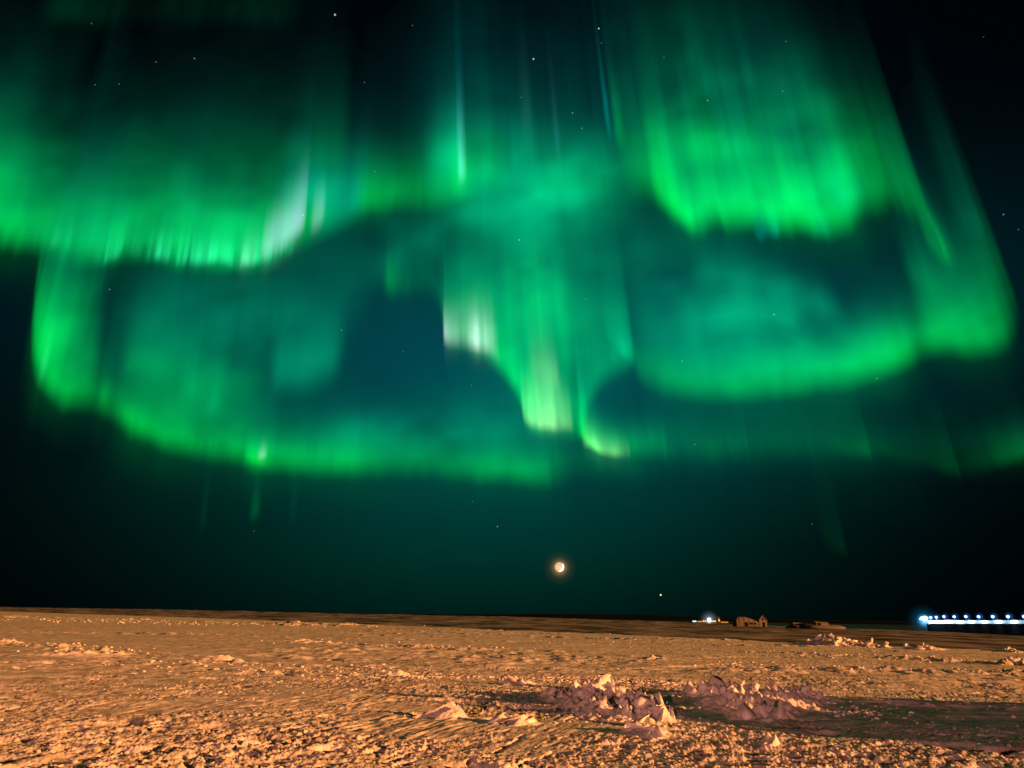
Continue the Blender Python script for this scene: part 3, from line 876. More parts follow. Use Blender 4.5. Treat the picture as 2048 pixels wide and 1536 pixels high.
# ------------------------------------------------------------------ ploughed snow heaps
def heap(name, label, fins, base=(), seed=1, res=.022, cat="snow heap", group="ploughed snow heaps", nrand=0, zone=None, hr=(.08, .22), flow=(-.45, -.9), mat=None, wall=False, blocky=1.0, slabs=0, slab_k=1.0):
    """A heap of frozen snow: sharp leaning fins over a low mound.
    fins: (x, y, height, half length, half width, lean) in metres on the ground"""
    rnd = random.Random(seed)
    fins = list(fins)
    nfix = len(fins)
    if nrand:
        for _ in range(nrand):
            x0, y0, x1, y1, sx, sy = zone
            t = rnd.random()
            fx, fy = x0 + (x1 - x0) * t + rnd.gauss(0, sx), y0 + (y1 - y0) * t + rnd.gauss(0, sy)
            fins.append((fx, fy, rnd.uniform(*hr), rnd.uniform(.2, .5), rnd.uniform(.11, .24), rnd.uniform(.2, .8)))
    xs = [f[0] for f in fins] + [b[0] for b in base]
    ys = [f[1] for f in fins] + [b[1] for b in base]
    mg = max([f[3] for f in fins] + [b[3] for b in base]) * 1.1 + .1
    cx, cy = sum(xs) / len(xs), sum(ys) / len(ys)
    gx = np.arange(min(xs) - mg, max(xs) + mg, res)
    gy = np.arange(min(ys) - mg, max(ys) + mg, res * 1.3)
    X, Y = np.meshgrid(gx, gy, indexing='ij')
    wx = X + .06 * fbm(X / .30, Y / .30, seed + 1, 3)
    wy = Y + .06 * fbm(X / .30, Y / .30, seed + 2, 3)
    B = np.zeros_like(X)
    for (bx, by, bh, br, be) in base:
        q = np.sqrt(((wx - bx) / br) ** 2 + ((wy - by) / (br * be)) ** 2)
        B = np.maximum(B, bh * np.clip(1 - q, 0, 1) ** .8)
    Z = B.copy()
    for (fx, fy, fh, fl, fw, lean) in fins:
        ang = math.atan2(flow[1], flow[0]) + rnd.uniform(-.35, .35)
        c, s_ = math.cos(ang), math.sin(ang)
        u = (wx - fx) * c + (wy - fy) * s_
        v = -(wx - fx) * s_ + (wy - fy) * c
        # long towards the flow, short at the back; steeper on the lit side
        uu = np.where(u > 0, u / fl, u / (fl * .32))
        vv = np.where(v > 0, v / (fw * (1.5 - lean)), v / (fw * (.6 + lean)))
        bend = vv + .35 * uu * np.abs(uu)
        q = .6 * np.sqrt(uu ** 2 + bend ** 2) + .36 * (np.abs(uu) + np.abs(bend))
        Z = np.maximum(Z, (.62 if slabs else 1.0) * fh * np.clip(1 - q, 0, 1) ** 1.05 + B * .5 * np.clip((1 - q) * 4, 0, 1))
    m = Z > .004
    if not wall:
        env = np.clip(Z / .12, 0, 1)
        # crumpled: creased pyramids of two sizes, and tilted broken faces
        d1, v1 = worley(wx / .30 + .4 * wy, wy / .38, seed + 31)
        d2, v2 = worley(wx / .12, wy / .15, seed + 37)
        big = min(1.0, max(Z.max(), .05) / .35)
        Z = Z + env * blocky * big * (.17 * (v1 + .35) * (.55 - d1) + .075 * (v2 + .3) * (.55 - d2))
        hgt, tilt = blocks(wx / .16, wy / .19, seed + 41)
        Z = Z + env * tilt * .085 * blocky * big
        Z = np.maximum(Z, 0)
    Z = Z + m * (.012 * fbm(X / .07, Y / .07, seed + 5, 2) + .03 * fbm(X / .22, Y / .22, seed + 6, 2)) * np.clip(Z / .06, 0, 1)
    if wall:
        G = np.zeros_like(X)
    else:
        G = field_height(X.ravel(), Y.ravel()).reshape(X.shape)
    Zg = G + Z - .015
    F = grid_faces(*X.shape)
    keep = m.ravel()[F].any(1)
    F = F[keep]
    used = np.zeros(X.size, bool); used[F.ravel()] = True
    rm = np.cumsum(used) - 1
    z0 = float(np.median(G))
    V = np.stack([X - cx, Y - cy, Zg - z0], -1).reshape(-1, 3)[used]
    F = rm[F]
    tri = np.concatenate([F[:, [0, 1, 2]], F[:, [0, 2, 3]]])
    if slabs:
        Vl, Fl, n0 = [V], [tri], len(V)
        todo = [(f[0], f[1], f[2], f[3], f[4], True) for f in fins[:nfix]]
        for _ in range(slabs):
            f = rnd.choice(fins)
            todo.append((f[0] + rnd.gauss(0, .2 * slab_k), f[1] + rnd.gauss(0, .22 * slab_k), rnd.lognormvariate(-1.95, .4) * slab_k, 0, 0, False))
        for (fx, fy, fh, fl, fw, blade) in todo:
            gi = int(np.clip(round((fx - gx[0]) / res), 0, len(gx) - 1))
            gj = int(np.clip(round((fy - gy[0]) / (res * 1.3)), 0, len(gy) - 1))
            zs, zg = float(Zg[gi, gj]), float(G[gi, gj])
            if not blade and Z[gi, gj] < .03:
                continue
            pts = []
            if blade:
                ang = math.atan2(flow[1], flow[0]) + rnd.uniform(-.6, .6)
                u = Vector((math.cos(ang), math.sin(ang), 0)); v = Vector((-u.y, u.x, 0))
                tip = Vector((fx, fy, zg + fh * rnd.uniform(.82, .98)))
                for k in range(4):
                    pts.append(tip + u * rnd.uniform(-.03, .20) * min(1, fh * 3) + v * rnd.uniform(-.05, .05) - Vector((0, 0, rnd.uniform(0, .22) * fh)))
                for k in range(7):
                    a = rnd.uniform(-.5, 1.0)
                    pts.append(Vector((fx, fy, zg - .03 + fh * rnd.uniform(0, .45))) + u * a * fl * .75 + v * rnd.uniform(-1, 1) * fw * .62)
            else:
                R = Matrix.Rotation(rnd.uniform(0, 6.3), 3, 'Z') @ Matrix.Rotation(rnd.gauss(.0, .75), 3, 'X') @ Matrix.Rotation(rnd.gauss(0, .5), 3, 'Y')
                for k in range(11):
                    q = Vector((rnd.uniform(-1, 1), rnd.uniform(-1, 1), rnd.uniform(-1, 1)))
                    q = q.normalized() * rnd.uniform(.75, 1)
                    pts.append(Vector((fx, fy, zs + fh * .12)) + R @ Vector((q.x * fh, q.y * fh * .7, q.z * fh * .36)))
            bm = bmesh.new()
            vs = [bm.verts.new(q) for q in pts]
            bmesh.ops.convex_hull(bm, input=vs)
            for q in [q for q in bm.verts if not q.link_faces]:
                bm.verts.remove(q)
            bmesh.ops.triangulate(bm, faces=bm.faces[:])
            bmesh.ops.subdivide_edges(bm, edges=bm.edges[:], cuts=1, use_grid_fill=True)
            bmesh.ops.triangulate(bm, faces=bm.faces[:])
            bm.verts.index_update()
            for q in bm.verts:
                q.co += Vector((rnd.gauss(0, 1), rnd.gauss(0, 1), rnd.gauss(0, 1))) * fh * .055
            Vl.append(np.array([(q.co.x - cx, q.co.y - cy, q.co.z - z0) for q in bm.verts]))
            Fl.append(np.array([[q.index for q in f.verts] for f in bm.faces]) + n0)
            n0 += len(bm.verts)
            bm.free()
        V, tri = np.vstack(Vl), np.vstack(Fl)
    me = mesh_from(name, V, tri)
    o = link(name, me, mat or SNOWH)
    o.location = (cx, cy, z0)
    tag(o, label, cat, group)
    return o


def fin(px, pyb, pyt, lw=.4, fw=.12, lean=.5):
    """a fin whose tip is seen at (px, pyt) above ground point (px, pyb)"""
    g = at(px, pyb)
    r = math.hypot(g.x, g.y)
    h = (pyb - pyt) / FPX * r * 1.03
    return (g.x, g.y, h * .88, lw * 1.1, fw * 1.3, lean)


def mound(px, py, h, r, e=1.0):
    g = at(px, py)
    return (g.x, g.y, h, r, e)


# big heap right of the middle
heap("snow_heap", "large jagged ploughed snow heap below the moon, half in shadow with sharp broken peaks",
     [fin(1128, 1400, 1374, .45, .16), fin(1148, 1395, 1366, .5, .2), fin(1166, 1402, 1372, .5, .17), fin(1190, 1404, 1356, .6, .2), fin(1209, 1402, 1353, .7, .19, .7), fin(1226, 1408, 1366, .55, .16),
      fin(1246, 1408, 1374, .5, .15), fin(1262, 1416, 1380, .5, .14), fin(1278, 1418, 1376, .5, .13), fin(1292, 1426, 1388, .5, .14), fin(1308, 1430, 1386, .55, .12, .8), fin(1322, 1438, 1408, .4, .12),
      fin(1333, 1442, 1414, .35, .09, .8), fin(1344, 1440, 1416, .3, .07, .8), fin(1180, 1425, 1396, .55, .22), fin(1215, 1428, 1398, .6, .2), fin(1255, 1436, 1410, .5, .2), fin(1300, 1450, 1424, .45, .2)],
     [mound(1165, 1400, .16, 1.0, 1.0), mound(1225, 1410, .20, 1.1, 1.0), mound(1285, 1425, .18, .9, 1.0)],
     seed=5, slabs=70, nrand=38, zone=(*at(1140, 1398)[:2], *at(1320, 1436)[:2], .28, .45), hr=(.10, .24))
# second heap
heap("snow_heap", "second jagged snow heap further right, lying mostly in the long shadow",
     [fin(1378, 1386, 1364, .4, .15), fin(1410, 1392, 1362, .5, .2), fin(1436, 1394, 1354, .6, .22), fin(1462, 1396, 1366, .5, .2), fin(1472, 1412, 1366, .6, .2), fin(1487, 1410, 1359, .7, .15, .8), fin(1512, 1410, 1372, .5, .15),
      fin(1546, 1402, 1361, .7, .17, .8), fin(1562, 1400, 1372, .5, .14), fin(1582, 1402, 1374, .5, .12), fin(1596, 1404, 1376, .45, .12, .8), fin(1608, 1404, 1372, .5, .1, .8), fin(1625, 1404, 1382, .4, .1),
      fin(1490, 1432, 1404, .6, .25), fin(1530, 1430, 1402, .6, .3), fin(1555, 1432, 1402, .6, .25), fin(1640, 1406, 1388, .35, .1)],
     [mound(1430, 1392, .14, 1.0, .8), mound(1500, 1415, .22, 1.1, 1.1), mound(1555, 1410, .22, 1.1, 1.0), mound(1610, 1402, .10, .9, .8)],
     seed=11, slabs=85, nrand=30, zone=(*at(1400, 1388)[:2], *at(1620, 1404)[:2], .25, .45), hr=(.07, .17))
# smaller lumps
heap("snow_lump", "pointed windcut snow lump with a dark hollow on its left side, near the lower middle",
     [fin(907, 1430, 1400, .78, .11, -.25), fin(886, 1424, 1407, .70, .07, -.3), fin(914, 1434, 1412, .5, .12, -.2)], [mound(912, 1436, .05, .4, 1.0)], seed=21, cat="snow lump", group="small snow lumps", flow=(-.72, -.7), res=.014, blocky=.12)
heap("snow_lump", "twin peaked low snow lump between the pointed lump and the large heap",
     [fin(1006, 1444, 1424, .45, .14, .8), fin(1046, 1448, 1428, .55, .15, .8), fin(1062, 1446, 1434, .35, .12, .6)], [mound(1035, 1446, .06, .5, .8)], seed=23, slabs=9, slab_k=.7, cat="snow lump", group="small snow lumps", flow=(-.6, -.8), res=.016)
heap("snow_lump", "broken snow lump lying in front of the right end of the large heap",
     [fin(1262, 1464, 1446, .3, .12, .8), fin(1278, 1466, 1444, .3, .1, .7), fin(1312, 1472, 1448, .45, .14, .8), fin(1326, 1470, 1452, .35, .1, .8), fin(1296, 1468, 1452, .3, .12)], [mound(1300, 1470, .07, .5, .8)], seed=27, slabs=9, slab_k=.7, cat="snow lump", group="small snow lumps", res=.016)
heap("snow_lump", "tiny snow lump with a dark side at the front below the second heap",
     [fin(1540, 1488, 1472, .3, .12, .8), fin(1552, 1490, 1470, .3, .08, .8)], seed=29, cat="snow lump", group="small snow lumps", res=.016)
heap("snow_lump", "snow lump beside the dark pit at the bottom edge",
     [fin(1000, 1536, 1520, .3, .2, .8), fin(1015, 1540, 1524, .25, .15)], [mound(1005, 1538, .05, .4, .7)], seed=31, cat="snow lump", group="small snow lumps", res=.016)
heap("snow_lump", "snow lump catching light in the shadow band left of the large heap",
     [fin(1026, 1370, 1356, .5, .2), fin(1042, 1370, 1358, .4, .2), fin(1060, 1370, 1362, .4, .15)], [mound(1040, 1370, .05, .7, .7)], seed=33, slabs=9, slab_k=.7, cat="snow lump", group="small snow lumps")
heap("snow_lump", "small bright lump of snow left of the shadow band",
     [fin(782, 1352, 1343, .5, .25), fin(800, 1352, 1344, .4, .2), fin(812, 1352, 1346, .3, .15)], seed=35, cat="snow lump", group="small snow lumps")
heap("snow_lump", "long ridged snow lump with a single peak on the left side of the field",
     [fin(456, 1322, 1311, 1.4, .35, .8), fin(440, 1323, 1315, 1.4, .35), fin(472, 1326, 1320, .6, .4), fin(484, 1328, 1321, .5, .4)], [mound(445, 1326, .06, 1.6, .5)], seed=37, cat="snow lump", group="small snow lumps", flow=(-.93, -.35), res=.04)
heap("snow_lump", "small far snow lump with a row of crumbs trailing off to its right",
     [fin(611, 1284, 1277, 1.0, .5, .7), fin(622, 1285, 1279, .8, .4), fin(640, 1285, 1281, .7, .4), fin(660, 1286, 1282, .6, .4), fin(684, 1287, 1283, .6, .4)], [mound(612, 1285, .08, 1.2, .6)], seed=39, cat="snow lump", group="small snow lumps", res=.06)
heap("snow_lump", "low streaky snow ridge near the left edge of the picture",
     [fin(150, 1312, 1305, 1.8, .4), fin(170, 1311, 1304, 1.8, .4), fin(190, 1310, 1303, 1.4, .4), fin(215, 1310, 1304, .9, .4), fin(238, 1310, 1305, .7, .4)], [mound(170, 1313, .06, 2.0, .5)], seed=41, cat="snow lump", group="small snow lumps", flow=(-.9, -.4), res=.05)
heap("snow_lump", "bright snow lump touching the left edge of the picture",
     [fin(8, 1288, 1280, 1.4, .6), fin(24, 1288, 1280, 1.2, .6), fin(40, 1290, 1284, .9, .5), fin(-10, 1288, 1281, 1.2, .6)], seed=43, cat="snow lump", group="small snow lumps", flow=(-.9, -.4), res=.06)
heap("snow_lump", "little snow lump alone on the flat middle of the field",
     [fin(1076, 1319, 1315, .5, .3), fin(1084, 1319, 1315.5, .5, .25)], seed=45, cat="snow lump", group="small snow lumps", res=.04)
heap("snow_lump", "cluster of small clods on the field above the gap between both heaps",
     [fin(1296, 1317, 1311, .6, .3), fin(1304, 1318, 1311, .5, .3), fin(1314, 1318, 1312, .5, .3), fin(1324, 1319, 1314, .4, .25)], seed=47, cat="snow lump", group="small snow lumps", res=.04)
heap("snow_lump", "clump of dark sided clods near the right edge of the field",
     [fin(2012, 1331, 1322, .6, .3), fin(2024, 1330, 1319, .6, .25), fin(2036, 1330, 1318, .6, .25), fin(2046, 1332, 1322, .5, .25), fin(2060, 1332, 1321, .5, .25)], [mound(2034, 1331, .06, 1.0, .6)], seed=49, cat="snow lump", group="small snow lumps", res=.03)
# heaps along the far edge
heap("snow_heap", "pale snow heap on the far edge of the field below the small bunkers",
     [fin(1612, 1288, 1281, 1.5, .7), fin(1634, 1289, 1279, 1.5, .7), fin(1648, 1290, 1276, 1.5, .8), fin(1660, 1291, 1271.5, 1.8, .8, .7), fin(1667, 1291, 1269, 1.8, .7, .8), fin(1678, 1291, 1273, 1.5, .7), fin(1690, 1292, 1279, 1.5, .6), fin(1700, 1292, 1284, 1.2, .6),
      fin(1722, 1293, 1282, 1.3, .6), fin(1734, 1294, 1283, 1.3, .5), fin(1745, 1294, 1287, 1.0, .5)],
     [mound(1662, 1291, .35, 2.6, .6), mound(1728, 1293, .2, 1.6, .6)], seed=51, slabs=40, slab_k=2.4, nrand=22, zone=(*at(1625, 1289)[:2], *at(1740, 1294)[:2], .8, .6), hr=(.2, .5), res=.06)
heap("snow_heap", "low crumbly snow ridge on the field edge right of the pale far heap",
     [fin(1768, 1295, 1289, 1.0, .4), fin(1820, 1297, 1291, .9, .4), fin(1836, 1298, 1291, 1.0, .5), fin(1852, 1298, 1292, .9, .4), fin(1866, 1299, 1291, .9, .5), fin(1876, 1299, 1293, .7, .4)], [mound(1850, 1298, .12, 1.6, .5)], seed=53, slabs=16, slab_k=1.6, nrand=8,
     zone=(*at(1810, 1297)[:2], *at(1872, 1299)[:2], .5, .4), hr=(.08, .2), res=.05)
heap("snow_slab", "tilted block of snow on the field edge near the right border",
     [fin(2018, 1302, 1295, .9, .5, .9), fin(2026, 1303, 1297, .8, .5, .9), fin(2034, 1304, 1300, .7, .4)], seed=55, cat="snow block", group="small snow lumps", res=.04)
# the bank outside the frame that throws the long shadow
heap("snow_bank", "tall snow bank beside the lit field throwing a long shadow",
     [(12.6, 8.9, 1.5, 1.3, 1.0, .5), (12.4, 9.8, 2.0, 1.3, 1.0, .5), (12.5, 10.7, 2.2, 1.3, 1.0, .5), (12.6, 11.6, 1.5, 1.2, .9, .5), (12.6, 12.7, 1.95, 1.2, 1.0, .5), (12.8, 13.7, 1.9, 1.2, 1.0, .5), (13.0, 14.5, 1.5, 1.1, 1.0, .5), (13.2, 15.3, 1.0, 1.0, 1.0, .5)],
     [(12.6, 10.4, 1.4, 2.2, 1.0), (12.8, 13.5, 1.3, 2.0, 1.0)], seed=61, cat="snow bank", res=.09, wall=True, flow=(0, -1))


# ------------------------------------------------------------------ scattered clods
def clods():
    rnd = random.Random(77)
    bases = []
    for k in range(8):
        bm = bmesh.new()
        bmesh.ops.create_icosphere(bm, subdivisions=1, radius=1.0)
        for v in bm.verts:
            v.co *= 1 + .8 * (rnd.random() - .5)
            v.co.z *= .75
        bm.verts.ensure_lookup_table()
        bases.append((np.array([v.co[:] for v in bm.verts]), np.array([[v.index for v in f.verts] for f in bm.faces])))
        bm.free()
    P = []
    rs = np.random.RandomState(5)
    # along the crumb rows, thicker round the heaps and in the near field
    for _ in range(7000):
        x, y, s = rs.uniform(-9, 11), rs.uniform(8.2, 22), rs.lognormal(-4.35, .45)
        P.append((x, y, s))
    for c0, c1, n, sp in ((at(700, 1352), at(1500, 1372), 700, .30), (at(1100, 1358), at(1400, 1368), 420, .25), (at(1120, 1420), at(1360, 1450), 320, .5), (at(1390, 1375), at(1640, 1400), 420, .4), (at(1620, 1400), at(1760, 1440), 120, .5)):
        for _ in range(n):
            t = rs.rand()
            P.append((c0.x + (c1.x - c0.x) * t + rs.randn() * sp, c0.y + (c1.y - c0.y) * t + rs.randn() * sp, min(rs.lognormal(-3.75, .5), .06)))
    for c0, c1, n, sp in ((at(0, 1238), at(700, 1254), 260, 6.0), (at(60, 1288), at(260, 1310), 120, 1.0), (at(610, 1283), at(1000, 1300), 60, 2.0), (at(1060, 1280), at(1300, 1290), 25, 2.5), (at(1500, 1302), at(2048, 1330), 130, 1.4), (at(1400, 1330), at(2048, 1345), 130, 1.0),
                          (at(300, 1330), at(760, 1350), 160, 1.3)):
        for _ in range(n):
            t = rs.rand()
            x, y = c0.x + (c1.x - c0.x) * t + rs.randn() * sp, c0.y + (c1.y - c0.y) * t + rs.randn() * sp
            P.append((x, y, min(rs.lognormal(-3.45, .5), .055) * (1 + math.hypot(x, y) / 70)))
    P = np.array(P)
    keep = fbm(P[:, 0] / 1.7, P[:, 1] / 1.2, 401, 3) > (-.02 + .0 * P[:, 2])
    keep |= np.arange(len(P)) >= 7000
    P = P[keep]
    Zg = field_height(P[:, 0].copy(), P[:, 1].copy())
    Vs, Fs, n = [], [], 0
    for (x, y, s), z in zip(P, Zg):
        b, f = bases[rs.randint(8)]
        a = rs.uniform(0, 6.28)
        c, q = math.cos(a) * s, math.sin(a) * s
        st = rs.uniform(.7, 1.5)
        V = np.empty_like(b)
        V[:, 0] = (b[:, 0] * c * st - b[:, 1] * q) + x
        V[:, 1] = (b[:, 0] * q * st + b[:, 1] * c) + y
        V[:, 2] = b[:, 2] * s * rs.uniform(.6, 1.1) + z + s * .15
        Vs.append(V); Fs.append(f + n); n += len(b)
    me = mesh_from("snow_clods", np.vstack(Vs), np.vstack(Fs))
    o = link("snow_clods", me, SNOW)
    tag(o, kind='stuff')


clods()


# ------------------------------------------------------------------ ruined farmhouse and bunkers on the tundra
WALLM = plain_mat("weathered_plaster", (.17, .16, .155), .9)
ROOFM = plain_mat("snowy_turf_roof", (.13, .12, .115), .9)
DARKM = plain_mat("dark_opening", (.012, .012, .012), .9)
EARTH = plain_mat("snowy_earth", (.16, .155, .155), .95)


def gable(bm, c, L, Wd, hw, hr, rz, rise_axis='y'):
    """closed house block: length L along local x, depth Wd, wall height hw, ridge height hr, ridge along x"""
    R = Matrix.Translation(c) @ Matrix.Rotation(rz, 4, 'Z')
    pts = [(-Wd / 2, -1.5), (Wd / 2, -1.5), (Wd / 2, hw), (0, hr), (-Wd / 2, hw)]
    a = [bm.verts.new(R @ Vector((-L / 2, y, z))) for y, z in pts]
    b = [bm.verts.new(R @ Vector((L / 2, y, z))) for y, z in pts]
    bm.faces.new(a); bm.faces.new(b[::-1])
    for i in range(5):
        j = (i + 1) % 5
        bm.faces.new((a[j], a[i], b[i], b[j]))


def old_farm():
    D = 350.0
    k = D / FPX / math.cos(0.33)
    p = far(1500, 1252, D)
    root = empty("old_barn_house", p, .06)
    tag(root, "old pale barn with a small gabled end house alone on the dark tundra skyline", "building")
    mpp = .258
    def X(px): return (px - 1500) * mpp
    def Z(py): return (1252 - py) * mpp
    # barn: long low body with a rounded roof
    L = X(1514) - X(1473)
    bm = bmesh.new()
    sec = []
    for i in range(15):
        t = i / 14
        x = X(1473) + L * t
        top = 3.9 - 1.6 * max(0, t - .45) / .55 - .5 * max(0, .1 - t) / .1
        ring = []
        for j in range(9):
            a = math.pi * j / 8
            y = -math.cos(a) * 2.6
            z = 1.6 * (top / 3.9) + math.sin(a) ** .8 * (top - 1.6 * (top / 3.9))
            ring.append(bm.verts.new((x, y + .08 * math.sin(i * 2.1), z)))
        sec.append([bm.verts.new((x, -2.6, -.8))] + ring + [bm.verts.new((x, 2.6, -.8))])
    for s0, s1 in zip(sec, sec[1:]):
        for j in range(len(s0) - 1):
            bm.faces.new((s0[j], s1[j], s1[j + 1], s0[j + 1]))
    bm.faces.new(sec[0]); bm.faces.new(sec[-1][::-1])
    o = link("barn_body", bm_mesh("barn_body", bm), ROOFM, root)
    bm = bmesh.new()
    bm_box(bm, (X(1490), -2.66, .75), (1.3, .12, 1.7)); ob = link("doorway", bm_mesh("doorway", bm), DARKM, root)
    for px, w in ((1499, 1.3), (1506, .7)):
        bm = bmesh.new()
        bm_box(bm, (X(px), -2.66, 1.1), (w, .12, .8)); link("window", bm_mesh("window", bm), DARKM, root)
    # gabled end house facing the camera
    bm = bmesh.new()
    gable(bm, (X(1520.5), .2, 0), 5.2, 3.6, 2.5, 4.6, math.pi / 2)
    hs = link("gable_house", bm_mesh("gable_house", bm), WALLM, root)
    # roof slabs sit on the slopes
    bm = bmesh.new()
    for s in (-1, 1):
        sl = math.atan2(2.1, 1.8)
        mtx = Matrix.Translation((X(1520.5) + s * .98, .2, 3.66)) @ Matrix.Rotation(s * sl, 4, 'Y') @ Matrix.Diagonal((3.0, 5.6, .14, 1))
        bmesh.ops.create_cube(bm, size=1.0, matrix=mtx)
    link("roof", bm_mesh("roof", bm), ROOFM, root)
    bm = bmesh.new()
    bm_box(bm, (X(1521.5), -2.44, .7), (1.0, .12, 1.9)); link("doorway", bm_mesh("doorway", bm), DARKM, root)
    bm = bmesh.new()
    bm_box(bm, (X(1520.5), -2.44, 3.0), (.7, .12, .9)); link("window", bm_mesh("window", bm), DARKM, root)


old_farm()


def lumpy(cx, cy, cz, rx, ry, rz, seed, name, mat, parent):
    bm = bmesh.new()
    bmesh.ops.create_icosphere(bm, subdivisions=4, radius=1.0)
    for v in bm.verts:
        n = math.sin(v.co.x * 5 + seed) * .06 + math.sin(v.co.y * 7 + seed * 2) * .05 + math.sin(v.co.x * 13 + v.co.y * 9) * .03
        v.co = Vector((cx + v.co.x * rx * (1 + n), cy + v.co.y * ry, cz + max(v.co.z, -.3) * rz * (1 + 2 * n)))
    me = bm_mesh(name, bm)
    smooth(me)
    return link(name, me, mat, parent)


def bunker(px, py, D, w, h, label, mound_w):
    mpp = D / FPX * 1.035
    p = far(px, py, D)
    root = empty("old_bunker", p, .06)
    tag(root, label, "bunker", "old bunkers on the tundra")
    bm = bmesh.new()
    n = 10
    ra, rb = [], []
    for i in range(n + 1):
        a = math.pi * i / n
        y, z = -math.cos(a) * 2.2, math.sin(a) ** .6 * h * mpp
        ra.append(bm.verts.new((-w * mpp / 2, y, z)))
        rb.append(bm.verts.new((w * mpp / 2 * .95, y, z * .9)))
    for i in range(n):
        bm.faces.new((ra[i], rb[i], rb[i + 1], ra[i + 1]))
    bm.faces.new(ra[::-1]); bm.faces.new(rb)
    link("vault", bm_mesh("vault", bm), WALLM, root)
    bm = bmesh.new()
    bm_box(bm, (-w * mpp * .27, -2.18, h * mpp * .42), (w * mpp * .2, .2, h * mpp * .55)); link("entrance", bm_mesh("entrance", bm), DARKM, root)
    lumpy(.2 * mpp, -.4, -.5, mound_w * mpp / 2, 4.5, h * mpp * .34 + .5, px * .01, "earth_mound", EARTH, root)


bunker(1594, 1253, 300, 19, 6.5, "smaller low bunker with a dark entrance, right of the old barn", 40)
bunker(1641, 1252.5, 300, 22, 7.5, "larger low bunker on an earth mound, right of the smaller bunker", 78)


# ------------------------------------------------------------------ lights of the settlement on the horizon
def emit_mat(name, col, s):
    m, nt, out = new_mat(name)
    e = nt.nodes.new('ShaderNodeEmission')
    e.inputs[0].default_value = (*col, 1)
    e.inputs[1].default_value = s * KE
    nt.links.new(e.outputs[0], out.inputs[0])
    try:
        m.cycles.emission_sampling = 'NONE'
    except Exception:
        pass
    return m


WARM = emit_mat("warm_lit_window", (1, .50, .14), 1.6)
AMBER = emit_mat("amber_lamp", (1, .30, .04), 1.6)
COLD = emit_mat("cold_white_lamp", (.55, .85, 1.0), 2.2)
WHITEL = emit_mat("white_floodlight", (.92, .92, 1.0), 14.0)
HOUSEM = plain_mat("house_wall", (.30, .26, .22), .8)
HROOF = plain_mat("house_roof", (.12, .12, .13), .8)


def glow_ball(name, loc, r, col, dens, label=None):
    """imitated lens bloom round lamps and the moon: a self-glowing volume ball"""
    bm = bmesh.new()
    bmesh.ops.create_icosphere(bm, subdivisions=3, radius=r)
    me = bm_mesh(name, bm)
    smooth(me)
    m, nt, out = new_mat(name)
    v = nt.nodes.new('ShaderNodeEmission')  # the volume emits by itself to imitate bloom, no mist is lit
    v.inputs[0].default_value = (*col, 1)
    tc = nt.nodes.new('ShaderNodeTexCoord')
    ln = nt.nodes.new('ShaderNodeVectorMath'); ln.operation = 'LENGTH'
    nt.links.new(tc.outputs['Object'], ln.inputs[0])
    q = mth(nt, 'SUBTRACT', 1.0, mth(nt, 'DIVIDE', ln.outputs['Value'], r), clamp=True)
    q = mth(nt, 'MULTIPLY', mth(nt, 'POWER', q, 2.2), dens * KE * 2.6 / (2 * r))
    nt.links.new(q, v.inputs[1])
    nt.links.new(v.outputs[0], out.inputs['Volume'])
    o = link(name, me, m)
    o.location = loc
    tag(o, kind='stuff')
    return o


